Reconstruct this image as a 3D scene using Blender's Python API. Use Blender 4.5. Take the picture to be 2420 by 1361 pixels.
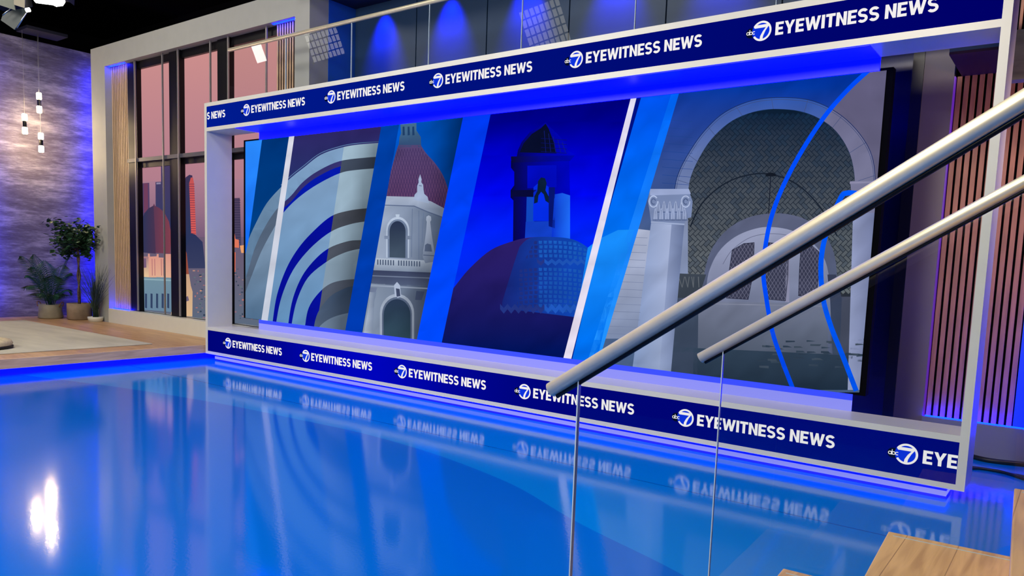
import bpy, bmesh, math, random
from mathutils import Vector, Matrix
from mathutils.geometry import tessellate_polygon

# ------------------------------------------------------------------ clear
for o in list(bpy.data.objects): bpy.data.objects.remove(o)
C = bpy.context.scene.collection
SC = bpy.context.scene

# ------------------------------------------------------------------ camera
IW, IH = 2420.0, 1361.0
FPX, PPX, PPY = 1789.768, 1207.882, 803.337
YAW, PITCH, ROLL = 0.6445, -0.1039, 0.0363
CAM = Vector((9.7022, -5.8243, 1.5242))
def cam_axes():
    cy, sy = math.cos(YAW), math.sin(YAW)
    f = Vector((-sy*math.cos(PITCH), cy*math.cos(PITCH), math.sin(PITCH)))
    r = Vector((cy, sy, 0)); u = r.cross(f)
    c, s = math.cos(ROLL), math.sin(ROLL)
    return c*r+s*u, -s*r+c*u, f
RT, UP, FW = cam_axes()
cd = bpy.data.cameras.new('camera'); cam = bpy.data.objects.new('camera', cd); C.objects.link(cam)
cam.matrix_world = Matrix(((RT.x, UP.x, -FW.x, CAM.x), (RT.y, UP.y, -FW.y, CAM.y), (RT.z, UP.z, -FW.z, CAM.z), (0, 0, 0, 1)))
cd.sensor_fit = 'HORIZONTAL'; cd.sensor_width = 36; cd.lens = FPX/IW*36
cd.shift_x = (IW/2-PPX)/IW; cd.shift_y = (PPY-IH/2)/IW
cd.clip_start = 0.05; cd.clip_end = 200
SC.camera = cam
def ray(px, py): return RT*((px-PPX)/FPX) - UP*((py-PPY)/FPX) + FW
def at(px, py, ax, v):
    """the point of a known plane (x, y or z = v) seen at a pixel of the photograph"""
    d = ray(px, py); i = 'xyz'.index(ax)
    return CAM + d*((v-CAM[i])/d[i])
def atd(px, py, depth): return CAM + ray(px, py)*depth

# ------------------------------------------------------------------ view, world
SC.view_settings.view_transform = 'Standard'; SC.view_settings.look = 'None'
SC.view_settings.exposure = 0.0; SC.view_settings.gamma = 1.0
SC.view_settings.use_curve_mapping = False
w = bpy.data.worlds.new('studio'); SC.world = w; w.use_nodes = True
w.node_tree.nodes['Background'].inputs[0].default_value = (0.25, 0.32, 0.55, 1)
w.node_tree.nodes['Background'].inputs[1].default_value = 0.02

# ------------------------------------------------------------------ unseen studio lamps, added to light the set
def area(name, loc, target, size, energy, color, sy=None):
    l = bpy.data.lights.new(name, 'AREA'); l.energy = energy; l.color = color
    l.size = size
    if sy: l.shape = 'RECTANGLE'; l.size_y = sy
    o = bpy.data.objects.new(name, l); C.objects.link(o); o.location = loc
    o.rotation_euler = (Vector(target)-Vector(loc)).to_track_quat('-Z', 'Y').to_euler()
    return o
def spot(name, loc, target, energy, color, angle, blend=.6, r=.05):
    l = bpy.data.lights.new(name, 'SPOT'); l.energy = energy; l.color = color
    l.spot_size = math.radians(angle); l.spot_blend = blend; l.shadow_soft_size = r
    o = bpy.data.objects.new(name, l); C.objects.link(o); o.location = loc
    o.rotation_euler = (Vector(target)-Vector(loc)).to_track_quat('-Z', 'Y').to_euler()
    return o
WARM = (1, .86, .68); WHITE = (1, .95, .86); BLUE = (0.0, 0.012, 1.0)
area('studio_key_light', (7.0, -8.6, 4.8), (4.5, 0, 1.0), 1.8, 290, WHITE)
area('studio_fill_light', (1.5, -8.2, 4.9), (2.5, 0, .8), 1.8, 240, WHITE)
area('floor_light', (4.0, -3.4, 6.2), (4.6, -3.0, 0), 1.6, 140, (1, .97, .92))
area('platform_light', (-2.0, -3.0, 6.25), (-2.8, -1.2, .2), 1.4, 250, (1, .9, .76))
area('stair_light', (7.8, -6.4, 5.2), (9.3, -4.0, 1.0), 1.0, 200, WARM)
area('added_slat_light', (10.2, .45, 2.6), (9.0, 1.75, 1.4), .5, 20, (1, .64, .42))  # extra lamp hidden behind the frame to brighten the walnut slats

# ------------------------------------------------------------------ helpers
def s2l(c):
    c = c/255.0
    return c/12.92 if c <= .04045 else ((c+.055)/1.055)**2.4
def col(*c): return tuple(s2l(v) for v in c)
def nmat(name):
    m = bpy.data.materials.new(name); m.use_nodes = True
    return m, m.node_tree, m.node_tree.nodes['Principled BSDF']
def mat(name, rgb, rough=.5, metal=0, spec=.5, noise=0, scale=6, bump=0, stretch=(1, 1, 1)):
    m, nt, b = nmat(name)
    c = col(*rgb)
    b.inputs['Base Color'].default_value = (*c, 1); b.inputs['Roughness'].default_value = rough
    b.inputs['Metallic'].default_value = metal; b.inputs['Specular IOR Level'].default_value = spec
    tc = nt.nodes.new('ShaderNodeTexCoord'); mp = nt.nodes.new('ShaderNodeMapping')
    mp.inputs['Scale'].default_value = stretch
    nz = nt.nodes.new('ShaderNodeTexNoise'); nz.inputs['Scale'].default_value = scale; nz.inputs['Detail'].default_value = 6
    nt.links.new(tc.outputs['Object'], mp.inputs[0]); nt.links.new(mp.outputs[0], nz.inputs['Vector'])
    rmp = nt.nodes.new('ShaderNodeValToRGB')
    n = max(noise, .02)
    rmp.color_ramp.elements[0].position = .3; rmp.color_ramp.elements[1].position = .7
    rmp.color_ramp.elements[0].color = (*[v*(1-n) for v in c], 1)
    rmp.color_ramp.elements[1].color = (*[min(1, v*(1+n)) for v in c], 1)
    nt.links.new(nz.outputs[0], rmp.inputs[0]); nt.links.new(rmp.outputs[0], b.inputs['Base Color'])
    if bump:
        bp = nt.nodes.new('ShaderNodeBump'); bp.inputs['Strength'].default_value = bump; bp.inputs['Distance'].default_value = .01
        nt.links.new(nz.outputs[0], bp.inputs['Height']); nt.links.new(bp.outputs[0], b.inputs['Normal'])
    return m
def emis(name, rgb, strength, lin=None):
    m, nt, b = nmat(name)
    b.inputs['Base Color'].default_value = (.02, .02, .02, 1)
    b.inputs['Emission Color'].default_value = (*(lin or col(*rgb)), 1); b.inputs['Emission Strength'].default_value = strength
    b.inputs['Roughness'].default_value = .4
    return m
def display_mat(name):
    m = bpy.data.materials.new(name); m.use_nodes = True; nt = m.node_tree
    for n in list(nt.nodes): nt.nodes.remove(n)
    a = nt.nodes.new('ShaderNodeAttribute'); a.attribute_name = 'pix'
    e = nt.nodes.new('ShaderNodeEmission'); o = nt.nodes.new('ShaderNodeOutputMaterial')
    nt.links.new(a.outputs['Color'], e.inputs[0]); nt.links.new(e.outputs[0], o.inputs[0])
    return m
def wood(name, c1, c2, plank, along='X', rough=.45, gap=.6, length=1.6, vertical=False):
    """procedural planks: bricks for the boards, stretched noise for the grain"""
    m, nt, b = nmat(name); N = nt.nodes; L = nt.links
    tc = N.new('ShaderNodeTexCoord'); mp = N.new('ShaderNodeMapping')
    if along == 'Y': mp.inputs['Rotation'].default_value = (0, 0, math.pi/2)
    if vertical: mp.inputs['Rotation'].default_value = (math.pi/2, 0, 0) if along == 'X' else (0, math.pi/2, 0)
    L.new(tc.outputs['Object'], mp.inputs[0])
    br = N.new('ShaderNodeTexBrick'); br.inputs['Scale'].default_value = 1
    br.inputs['Brick Width'].default_value = length; br.inputs['Row Height'].default_value = plank
    br.inputs['Mortar Size'].default_value = .0015; br.inputs['Mortar Smooth'].default_value = .3
    br.inputs['Color1'].default_value = (*col(*c1), 1); br.inputs['Color2'].default_value = (*col(*c2), 1)
    br.inputs['Mortar'].default_value = (*[v*gap for v in col(*c2)], 1)
    L.new(mp.outputs[0], br.inputs['Vector'])
    st = N.new('ShaderNodeMapping'); st.inputs['Scale'].default_value = (1.5, 22, 22); L.new(mp.outputs[0], st.inputs[0])
    nz = N.new('ShaderNodeTexNoise'); nz.inputs['Scale'].default_value = 1.6; nz.inputs['Detail'].default_value = 7; nz.inputs['Distortion'].default_value = .8
    L.new(st.outputs[0], nz.inputs['Vector'])
    r = N.new('ShaderNodeValToRGB'); r.color_ramp.elements[0].position = .3; r.color_ramp.elements[0].color = (.62, .56, .5, 1)
    r.color_ramp.elements[1].position = .62; r.color_ramp.elements[1].color = (1, 1, 1, 1)
    L.new(nz.outputs[0], r.inputs[0])
    mx = N.new('ShaderNodeMix'); mx.data_type = 'RGBA'; mx.blend_type = 'MULTIPLY'; mx.inputs[0].default_value = .8
    L.new(br.outputs[0], mx.inputs[6]); L.new(r.outputs[0], mx.inputs[7]); L.new(mx.outputs[2], b.inputs['Base Color'])
    b.inputs['Roughness'].default_value = rough
    return m

class MB:
    def __init__(s): s.bm = bmesh.new()
    def box(s, a, b, bevel=0):
        x0, y0, z0 = a; x1, y1, z1 = b
        v = [s.bm.verts.new(p) for p in ((x0,y0,z0),(x1,y0,z0),(x1,y1,z0),(x0,y1,z0),(x0,y0,z1),(x1,y0,z1),(x1,y1,z1),(x0,y1,z1))]
        fs = [s.bm.faces.new([v[i] for i in f]) for f in ((0,3,2,1),(4,5,6,7),(0,1,5,4),(1,2,6,5),(2,3,7,6),(3,0,4,7))]
        if bevel:
            es = set(e for f in fs for e in f.edges)
            bmesh.ops.bevel(s.bm, geom=list(es), offset=bevel, segments=2, affect='EDGES', profile=.5)
        return s
    def prism(s, pts, vec):
        a = [s.bm.verts.new(p) for p in pts]; b = [s.bm.verts.new(Vector(p)+Vector(vec)) for p in pts]
        s.bm.faces.new(a); s.bm.faces.new(list(reversed(b))); n = len(a)
        for i in range(n): s.bm.faces.new([a[i], b[i], b[(i+1) % n], a[(i+1) % n]])
        return s
    def tube(s, pts, rad, n=12, cap=True):
        pts = [Vector(p) for p in pts]; rings = []
        rs = rad if isinstance(rad, (list, tuple)) else [rad]*len(pts)
        for i, p in enumerate(pts):
            d = (pts[min(i+1, len(pts)-1)]-pts[max(i-1, 0)]).normalized()
            x = d.cross(Vector((0, 0, 1)))
            if x.length < 1e-3: x = Vector((1, 0, 0))
            x.normalize(); y = d.cross(x).normalized()
            rings.append([s.bm.verts.new(p+(x*math.cos(2*math.pi*k/n)+y*math.sin(2*math.pi*k/n))*rs[i]) for k in range(n)])
        for a, b in zip(rings, rings[1:]):
            for k in range(n):
                f = s.bm.faces.new([a[k], a[(k+1) % n], b[(k+1) % n], b[k]]); f.smooth = True
        if cap: s.bm.faces.new(list(reversed(rings[0]))); s.bm.faces.new(rings[-1])
        return s
    def lathe(s, c, prof, n=28, cap=True):
        rings = [[s.bm.verts.new((c[0]+r*math.cos(2*math.pi*k/n), c[1]+r*math.sin(2*math.pi*k/n), c[2]+z)) for k in range(n)] for r, z in prof]
        for a, b in zip(rings, rings[1:]):
            for k in range(n):
                f = s.bm.faces.new([a[k], a[(k+1) % n], b[(k+1) % n], b[k]]); f.smooth = True
        if cap: s.bm.faces.new(list(reversed(rings[0]))); s.bm.faces.new(rings[-1])
        return s
    def quad(s, *p):
        s.bm.faces.new([s.bm.verts.new(q) for q in p]); return s
    def build(s, name, material, parent=None, origin=None):
        bmesh.ops.recalc_face_normals(s.bm, faces=s.bm.faces)
        me = bpy.data.meshes.new(name)
        if origin is not None: bmesh.ops.translate(s.bm, verts=s.bm.verts, vec=-Vector(origin))
        s.bm.to_mesh(me); s.bm.free(); me.materials.append(material)
        o = bpy.data.objects.new(name, me); C.objects.link(o)
        if origin is not None: o.location = origin
        if parent is not None:
            o.parent = parent
            o.location = Vector(origin if origin is not None else (0, 0, 0)) - parent.location if parent.type == 'EMPTY' or parent.parent is None else Vector((0, 0, 0))
        return o
def empty(name, label, cat, loc=(0, 0, 0), group=None):
    o = bpy.data.objects.new(name, None); C.objects.link(o); o.location = loc; o.empty_display_size = .1
    o['label'] = label; o['category'] = cat
    if group: o['group'] = group
    return o
def tag(o, label, cat, group=None):
    o['label'] = label; o['category'] = cat
    if group: o['group'] = group
    return o
def struct(o): o['kind'] = 'structure'; return o
def B(a, b, bevel=0): return MB().box(a, b, bevel)

# ---------- flat pictures shown by screens and prints
def dense(P):     # smooth a hand-placed line (Catmull-Rom)
    out = []
    for i in range(len(P)-1):
        p0, p1, p2, p3 = P[max(i-1, 0)], P[i], P[i+1], P[min(i+2, len(P)-1)]
        for k in range(5):
            t = k/5
            out.append(tuple(.5*((2*p1[j])+(-p0[j]+p2[j])*t+(2*p0[j]-5*p1[j]+4*p2[j]-p3[j])*t*t+(-p0[j]+3*p1[j]-3*p2[j]+p3[j])*t**3) for j in (0, 1)))
    out.append(P[-1]); return out
def clip(poly, cl):
    if cl is None: return poly
    A = sum(cl[i][0]*cl[(i+1) % len(cl)][1]-cl[(i+1) % len(cl)][0]*cl[i][1] for i in range(len(cl)))
    if A < 0: cl = cl[::-1]
    out = list(poly)
    for i in range(len(cl)):
        a, b = cl[i], cl[(i+1) % len(cl)]
        ins = lambda p: (b[0]-a[0])*(p[1]-a[1])-(b[1]-a[1])*(p[0]-a[0])
        res = []
        for j in range(len(out)):
            p, q = out[j], out[(j+1) % len(out)]
            dp, dq = ins(p), ins(q)
            if dp >= 0: res.append(p)
            if dp*dq < 0:
                t = dp/(dp-dq); res.append((p[0]+(q[0]-p[0])*t, p[1]+(q[1]-p[1])*t))
        out = res
        if len(out) < 3: return []
    return out
def pix(P):
    d = Vector(P)-CAM; z = d.dot(FW)
    return (PPX+FPX*d.dot(RT)/z, PPY-FPX*d.dot(UP)/z)
def vg(c0, c1, y0, y1):
    a, b = col(*c0), col(*c1)
    def f(x, y):
        t = (y-y0)/(y1-y0); t = max(-.15, min(1.15, t))
        return [max(0, a[i]+(b[i]-a[i])*t) for i in range(3)]
    return f
def hg(c0, c1, x0, x1):
    g = vg(c0, c1, x0, x1)
    return lambda x, y: g(0, x)
class Art:
    def __init__(s, fn, step=.0008):
        s.fn = fn; s.step = step; s.v = []; s.f = []; s.c = []
    def add(s, poly, c, layer=0, cl=None):
        poly = clip(poly, cl)
        if len(poly) < 3: return s
        if not callable(c):
            cc = col(*c); c = lambda x, y: cc
        tris = tessellate_polygon([[Vector((p[0], p[1], 0)) for p in poly]])
        n = len(s.v)
        for p in poly: s.v.append(s.fn(p[0], p[1], layer*s.step)); s.c.append(c(p[0], p[1]))
        for t in tris: s.f.append([n+i for i in t])
        return s
    def strip(s, pts, wd, c, layer=0, cl=None):
        for a, b in zip(pts, pts[1:]):
            dx, dy = b[0]-a[0], b[1]-a[1]; l = math.hypot(dx, dy) or 1
            nx, ny = -dy/l*wd/2, dx/l*wd/2
            ex, ey = dx/l*wd*.15, dy/l*wd*.15
            s.add([(a[0]+nx-ex, a[1]+ny-ey), (b[0]+nx+ex, b[1]+ny+ey), (b[0]-nx+ex, b[1]-ny+ey), (a[0]-nx-ex, a[1]-ny-ey)], c, layer, cl)
        return s
    def build(s, name, m, parent=None, origin=(0, 0, 0)):
        me = bpy.data.meshes.new(name)
        o0 = Vector(origin)
        me.from_pydata([tuple(Vector(v)-o0) for v in s.v], [], s.f)
        ca = me.color_attributes.new('pix', 'FLOAT_COLOR', 'POINT')
        for i, c in enumerate(s.c): ca.data[i].color = (c[0], c[1], c[2], 1)
        me.materials.append(m); o = bpy.data.objects.new(name, me); C.objects.link(o); o.location = origin
        if parent is not None: o.parent = parent
        return o
def arc(cx, cy, rx, ry, a0, a1, n=16):
    return [(cx+rx*math.cos(math.radians(a0+(a1-a0)*i/n)), cy+ry*math.sin(math.radians(a0+(a1-a0)*i/n))) for i in range(n+1)]

# ------------------------------------------------------------------ materials
M = {}
M['white'] = mat('white_lacquer', (214, 213, 203), .35, noise=.02)
M['grey_panel'] = mat('light_grey_panel', (176, 184, 200), .5)
M['surround'] = mat('pale_grey_painted_board', (160, 161, 158), .6, noise=.03)
M['black'] = mat('black_metal', (6, 6, 12), .4, spec=.25)
M['blackmatte'] = mat('matte_black', (4, 4, 8), .9, spec=.05)
M['silver'] = mat('brushed_steel', (200, 200, 196), .3, metal=1, noise=.06, scale=40, stretch=(1, 1, 12))
M['rail'] = mat('satin_steel_handrail', (236, 228, 200), .38, metal=.6, noise=.04, scale=30)
M['bar'] = mat('silver_glazing_bar', (150, 146, 146), .4, metal=.5)
M['navy'] = mat('navy_gloss_panel', (14, 26, 112), .3, noise=.1)
M['slate'] = mat('slate_blue_wall', (22, 54, 92), .5, noise=.06, scale=3)
M['bluewall'] = mat('blue_side_wall', (24, 84, 190), .5, noise=.04)
M['taupe'] = mat('taupe_painted_wall', (120, 110, 116), .5, noise=.05, scale=2)
M['stone'] = mat('grey_stone_board', (108, 102, 92), .7, noise=.25, scale=5, stretch=(1, 1, 4), bump=.2)
M['base'] = mat('grey_base_board', (120, 122, 150), .4)
M['slatwood'] = mat('walnut_slats', (168, 110, 88), .5, noise=.22, scale=9, stretch=(3, 3, .35))
M['slatlight'] = mat('oak_slats', (206, 172, 136), .5, noise=.15, scale=9, stretch=(3, 3, .35))
M['deck'] = wood('oak_deck_boards', (210, 170, 122), (188, 146, 100), .13, 'X', .38, length=2.2)
M['fascia'] = wood('pale_oak_fascia', (228, 192, 150), (216, 178, 138), .3, 'Y', .5, gap=.9, length=4)
M['tread'] = wood('maple_stair_boards', (214, 176, 120), (196, 154, 98), .15, 'Y', .34, length=1.9)
M['led_blue'] = emis('blue_led_strip', None, 60.0, (0.0, .003, 1))
M['led_wash'] = emis('blue_wall_washer', None, 80.0, (0.0, .002, 1))
M['led_glow'] = emis('blue_led_glow', None, 6.0, (0.0, .0005, 1))  # faces glow in place of hidden blue LEDs shining on them
M['led_lav'] = emis('lavender_led_glow', (140, 142, 250), 1.0)  # emission replaces paler LED light falling on white boards
M['led_strong'] = emis('bright_blue_ledge_strip', None, 260.0, (0.0, .001, 1))
M['led_purple'] = emis('purple_led_edge', (110, 40, 190), .7)
M['lamp'] = emis('warm_lamp_glass', None, 14, (1, .82, .5))
M['softbox'] = emis('bright_lamp_face', None, 9, (1, 1, .9))
M['leaf'] = mat('dark_green_leaf', (34, 66, 44), .45, noise=.35, scale=9)
M['palm'] = mat('palm_green', (26, 70, 56), .45, noise=.25, scale=9)
M['blade'] = mat('grass_blade_green', (36, 58, 44), .5, noise=.3, scale=20)
M['bark'] = mat('mottled_bark', (96, 78, 74), .8, noise=.5, scale=30, bump=.4)
M['pot'] = mat('sand_coloured_planter', (150, 142, 124), .8, noise=.12, scale=8, bump=.2)
M['pot2'] = mat('mottled_brown_planter', (128, 110, 92), .75, noise=.4, scale=4, bump=.3)
M['rope'] = mat('rope_handle', (120, 84, 60), .8)
M['soil'] = mat('dark_soil', (40, 32, 26), .9, noise=.4, scale=40)
M['cable'] = mat('black_cable', (8, 8, 12), .5)
M['pouf'] = mat('cream_woven_cushion', (206, 190, 150), .9, noise=.15, scale=30, bump=.4)
M['display'] = display_mat('led_display')
M['print'] = display_mat('backlit_city_print')

# white powder concrete wallpaper on the left wall
def concrete():
    m, nt, b = nmat('clouded_concrete_wallpaper'); N = nt.nodes; L = nt.links
    tc = N.new('ShaderNodeTexCoord'); mp = N.new('ShaderNodeMapping'); mp.inputs['Scale'].default_value = (1, .55, 2.4); L.new(tc.outputs['Object'], mp.inputs[0])
    n1 = N.new('ShaderNodeTexNoise'); n1.inputs['Scale'].default_value = 2.2; n1.inputs['Detail'].default_value = 10; n1.inputs['Roughness'].default_value = .68
    L.new(mp.outputs[0], n1.inputs['Vector'])
    mp2 = N.new('ShaderNodeMapping'); mp2.inputs['Scale'].default_value = (1, 3, 20); L.new(tc.outputs['Object'], mp2.inputs[0])
    n2 = N.new('ShaderNodeTexNoise'); n2.inputs['Scale'].default_value = 2.2; n2.inputs['Detail'].default_value = 8; n2.inputs['Roughness'].default_value = .7
    L.new(mp2.outputs[0], n2.inputs['Vector'])
    ad = N.new('ShaderNodeMath'); ad.operation = 'MULTIPLY_ADD'; ad.inputs[1].default_value = .5; L.new(n2.outputs[0], ad.inputs[0]); L.new(n1.outputs[0], ad.inputs[2])
    r = N.new('ShaderNodeValToRGB'); e = r.color_ramp.elements
    e[0].position = .56; e[0].color = (*col(70, 63, 74), 1); e[1].position = .98; e[1].color = (*col(158, 152, 158), 1)
    x = r.color_ramp.elements.new(.74); x.color = (*col(100, 93, 106), 1)
    L.new(ad.outputs[0], r.inputs[0]); L.new(r.outputs[0], b.inputs['Base Color']); b.inputs['Roughness'].default_value = .7
    bp = N.new('ShaderNodeBump'); bp.inputs['Strength'].default_value = .12; bp.inputs['Distance'].default_value = .01
    L.new(ad.outputs[0], bp.inputs['Height']); L.new(bp.outputs[0], b.inputs['Normal'])
    return m
M['concrete'] = concrete()

# glossy blue studio floor with a lighter band along the set
def floor_mat():
    m, nt, b = nmat('glossy_blue_floor'); N = nt.nodes; L = nt.links
    tc = N.new('ShaderNodeTexCoord'); sp = N.new('ShaderNodeSeparateXYZ'); L.new(tc.outputs['Object'], sp.inputs[0])
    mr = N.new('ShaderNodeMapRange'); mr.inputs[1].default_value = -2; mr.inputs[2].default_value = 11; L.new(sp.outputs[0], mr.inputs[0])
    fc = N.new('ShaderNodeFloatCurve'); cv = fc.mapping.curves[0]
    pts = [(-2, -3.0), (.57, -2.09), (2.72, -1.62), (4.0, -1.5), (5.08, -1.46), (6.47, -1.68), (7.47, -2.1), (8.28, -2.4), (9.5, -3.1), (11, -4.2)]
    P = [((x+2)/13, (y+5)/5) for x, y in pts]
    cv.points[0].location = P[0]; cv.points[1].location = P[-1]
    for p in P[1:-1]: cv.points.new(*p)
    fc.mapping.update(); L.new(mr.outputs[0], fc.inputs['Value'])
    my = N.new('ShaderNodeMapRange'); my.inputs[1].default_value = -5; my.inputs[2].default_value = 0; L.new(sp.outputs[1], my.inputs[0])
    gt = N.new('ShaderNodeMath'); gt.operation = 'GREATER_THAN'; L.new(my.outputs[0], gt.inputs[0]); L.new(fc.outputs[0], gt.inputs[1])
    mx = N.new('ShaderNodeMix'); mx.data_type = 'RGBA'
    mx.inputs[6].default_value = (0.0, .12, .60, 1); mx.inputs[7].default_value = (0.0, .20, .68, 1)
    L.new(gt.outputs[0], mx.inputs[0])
    # vinyl seam parallel to the frame
    ds = N.new('ShaderNodeMath'); ds.operation = 'ADD'; ds.inputs[1].default_value = 1.03; L.new(sp.outputs[1], ds.inputs[0])
    ab = N.new('ShaderNodeMath'); ab.operation = 'ABSOLUTE'; L.new(ds.outputs[0], ab.inputs[0])
    lt = N.new('ShaderNodeMath'); lt.operation = 'LESS_THAN'; lt.inputs[1].default_value = .005; L.new(ab.outputs[0], lt.inputs[0])
    m2 = N.new('ShaderNodeMix'); m2.data_type = 'RGBA'; m2.inputs[7].default_value = (0, .05, .3, 1)
    L.new(lt.outputs[0], m2.inputs[0]); L.new(mx.outputs[2], m2.inputs[6]); L.new(m2.outputs[2], b.inputs['Base Color'])
    nz = N.new('ShaderNodeTexNoise'); nz.inputs['Scale'].default_value = 55; nz.inputs['Detail'].default_value = 2; L.new(tc.outputs['Object'], nz.inputs['Vector'])
    bp = N.new('ShaderNodeBump'); bp.inputs['Strength'].default_value = .05; bp.inputs['Distance'].default_value = .004
    L.new(nz.outputs[0], bp.inputs['Height']); L.new(bp.outputs[0], b.inputs['Normal'])
    b.inputs['Roughness'].default_value = .085; b.inputs['IOR'].default_value = 1.42
    return m
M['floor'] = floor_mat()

def glass_mat(name, tint, refl=1.0):
    m = bpy.data.materials.new(name); m.use_nodes = True; nt = m.node_tree; N = nt.nodes; L = nt.links
    for n in list(N): N.remove(n)
    out = N.new('ShaderNodeOutputMaterial'); tr = N.new('ShaderNodeBsdfTransparent'); tr.inputs[0].default_value = (*tint, 1)
    gl = N.new('ShaderNodeBsdfGlossy'); gl.inputs['Roughness'].default_value = .01
    fr = N.new('ShaderNodeFresnel'); fr.inputs[0].default_value = 1.45
    mu = N.new('ShaderNodeMath'); mu.operation = 'MULTIPLY'; mu.inputs[1].default_value = refl; L.new(fr.outputs[0], mu.inputs[0])
    mx = N.new('ShaderNodeMixShader'); ge = N.new('ShaderNodeNewGeometry'); sb_ = N.new('ShaderNodeMath'); sb_.operation = 'SUBTRACT'; sb_.inputs[0].default_value = 1; L.new(ge.outputs['Backfacing'], sb_.inputs[1])
    m3 = N.new('ShaderNodeMath'); m3.operation = 'MULTIPLY'; L.new(mu.outputs[0], m3.inputs[0]); L.new(sb_.outputs[0], m3.inputs[1])
    L.new(m3.outputs[0], mx.inputs[0]); L.new(tr.outputs[0], mx.inputs[1]); L.new(gl.outputs[0], mx.inputs[2])
    L.new(mx.outputs[0], out.inputs[0])
    return m
M['glass'] = glass_mat('clear_railing_glass', (.975, .985, .985))
M['glass_edge'] = mat('polished_glass_edge', (170, 190, 205), .2)

# rug: pale with faint clouded bands
def rug_mat():
    m = mat('pale_clouded_rug', (188, 184, 164), .95, noise=.22, scale=1.1, stretch=(.5, 2.2, 1), bump=.1)
    return m
M['rug'] = rug_mat()

# ------------------------------------------------------------------ SETTING
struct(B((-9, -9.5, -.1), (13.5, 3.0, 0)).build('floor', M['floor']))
struct(B((-9, -9.5, 6.3), (13.5, 3.0, 6.4)).build('ceiling', M['blackmatte']))
XL = -5.6
struct(B((XL-.1, -7.0, 0), (XL, 2.2, at(110, 103, 'x', XL).z)).build('wall_left', M['concrete']))
struct(B((-9, 2.9, 0), (13.5, 3.0, 6.3)).build('wall_back', M['blackmatte']))
struct(B((-9.1, -9.5, 0), (-9, 3.0, 6.3)).build('wall_far_left', M['blackmatte']))

# raised living-room platform
PX1 = -.04
pl = empty('platform', 'low oak-boarded stage platform with pale edge, left of the ticker frame', 'platform', (-2.8, -3, 0))
B((XL+.002, -7, .12), (PX1-.04, .51, .199)).build('deck', M['deck'], pl)
B((PX1-.04, -7, .088), (PX1, .38, .2)).build('fascia', M['fascia'], pl)
B((XL+.002, -7, .001), (PX1-.12, .5, .119)).build('riser', M['led_glow'], pl)

# ---- tall window wall
YW = .512; YR = YW+.11; YG = YW+.16
WX0, WX1 = -4.389, 1.564; WZ1 = 4.90
OX0, OX1, OZ0, OZ1 = -3.893, 1.266, .445, 4.56
for a_, b_ in (((WX0, YW, .2), (OX0, YW+.3, WZ1)), ((OX1, YW, .2), (WX1, YW+.3, WZ1)), ((OX0, YW, OZ1), (OX1, YW+.3, WZ1)),
               ((OX0, YW+.2, OZ0), (at(262, 155, 'y', YR).x-.01, YW+.3, OZ1))):
    struct(B(a_, b_).build('wall_window', M['surround']))
struct(B((OX0+.0, YW-.012, .2), (WX1, YW+.3, OZ0)).build('baseboard_window', M['white']))

# slat columns
def slat_column(name, label, x0, x1, y, z0, z1, pitch, m_s, gap=.03, d=.012, grp=None):
    t = empty(name, label, 'slatted panel', ((x0+x1)/2, y, z0), grp)
    B((x0, y+d, z0), (x1, y+d+.02, z1)).build('backing', M['blackmatte'], t)
    mb = MB(); n = max(1, round((x1-x0)/pitch)); p = (x1-x0)/n
    for i in range(n): mb.box((x0+i*p+gap/2, y, z0), (x0+(i+1)*p-gap/2, y+d, z1), .002)
    mb.build('slats', m_s, t)
    return t
sx0, sx1 = at(262, 155, 'y', YR).x, at(304, 300, 'y', YR).x-.0
tx0 = at(653, 60, 'y', YR).x
slat_column('slatted_cladding', 'tall oak slatted panel left of the tall windows, behind the plants', sx0, sx1, YR, OZ0, OZ1, .056, M['slatlight'])
slat_column('slatted_cladding', 'tall oak slatted panel right of the tall windows, seen through balcony glass', tx0, OX1-.002, YR, OZ0, OZ1, .052, M['slatlight'])
# led strips washing those panels
def strip(label, a, b, mt='led_blue'): return tag(B(a, b).build('led_strip', M[mt]), label, 'light strip')
strip('blue light strip above the left oak slatted panel', (OX0+.02, YR-.06, OZ1-.008), (sx1, YR-.04, OZ1-.001))
strip('blue light strip below the left oak slatted panel', (OX0+.02, YR-.05, OZ0+.001), (sx1, YR-.03, OZ0+.012))
strip('blue light strip above the right oak slatted panel', (tx0, YR-.06, OZ1-.008), (OX1-.01, YR-.04, OZ1-.001))

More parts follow.
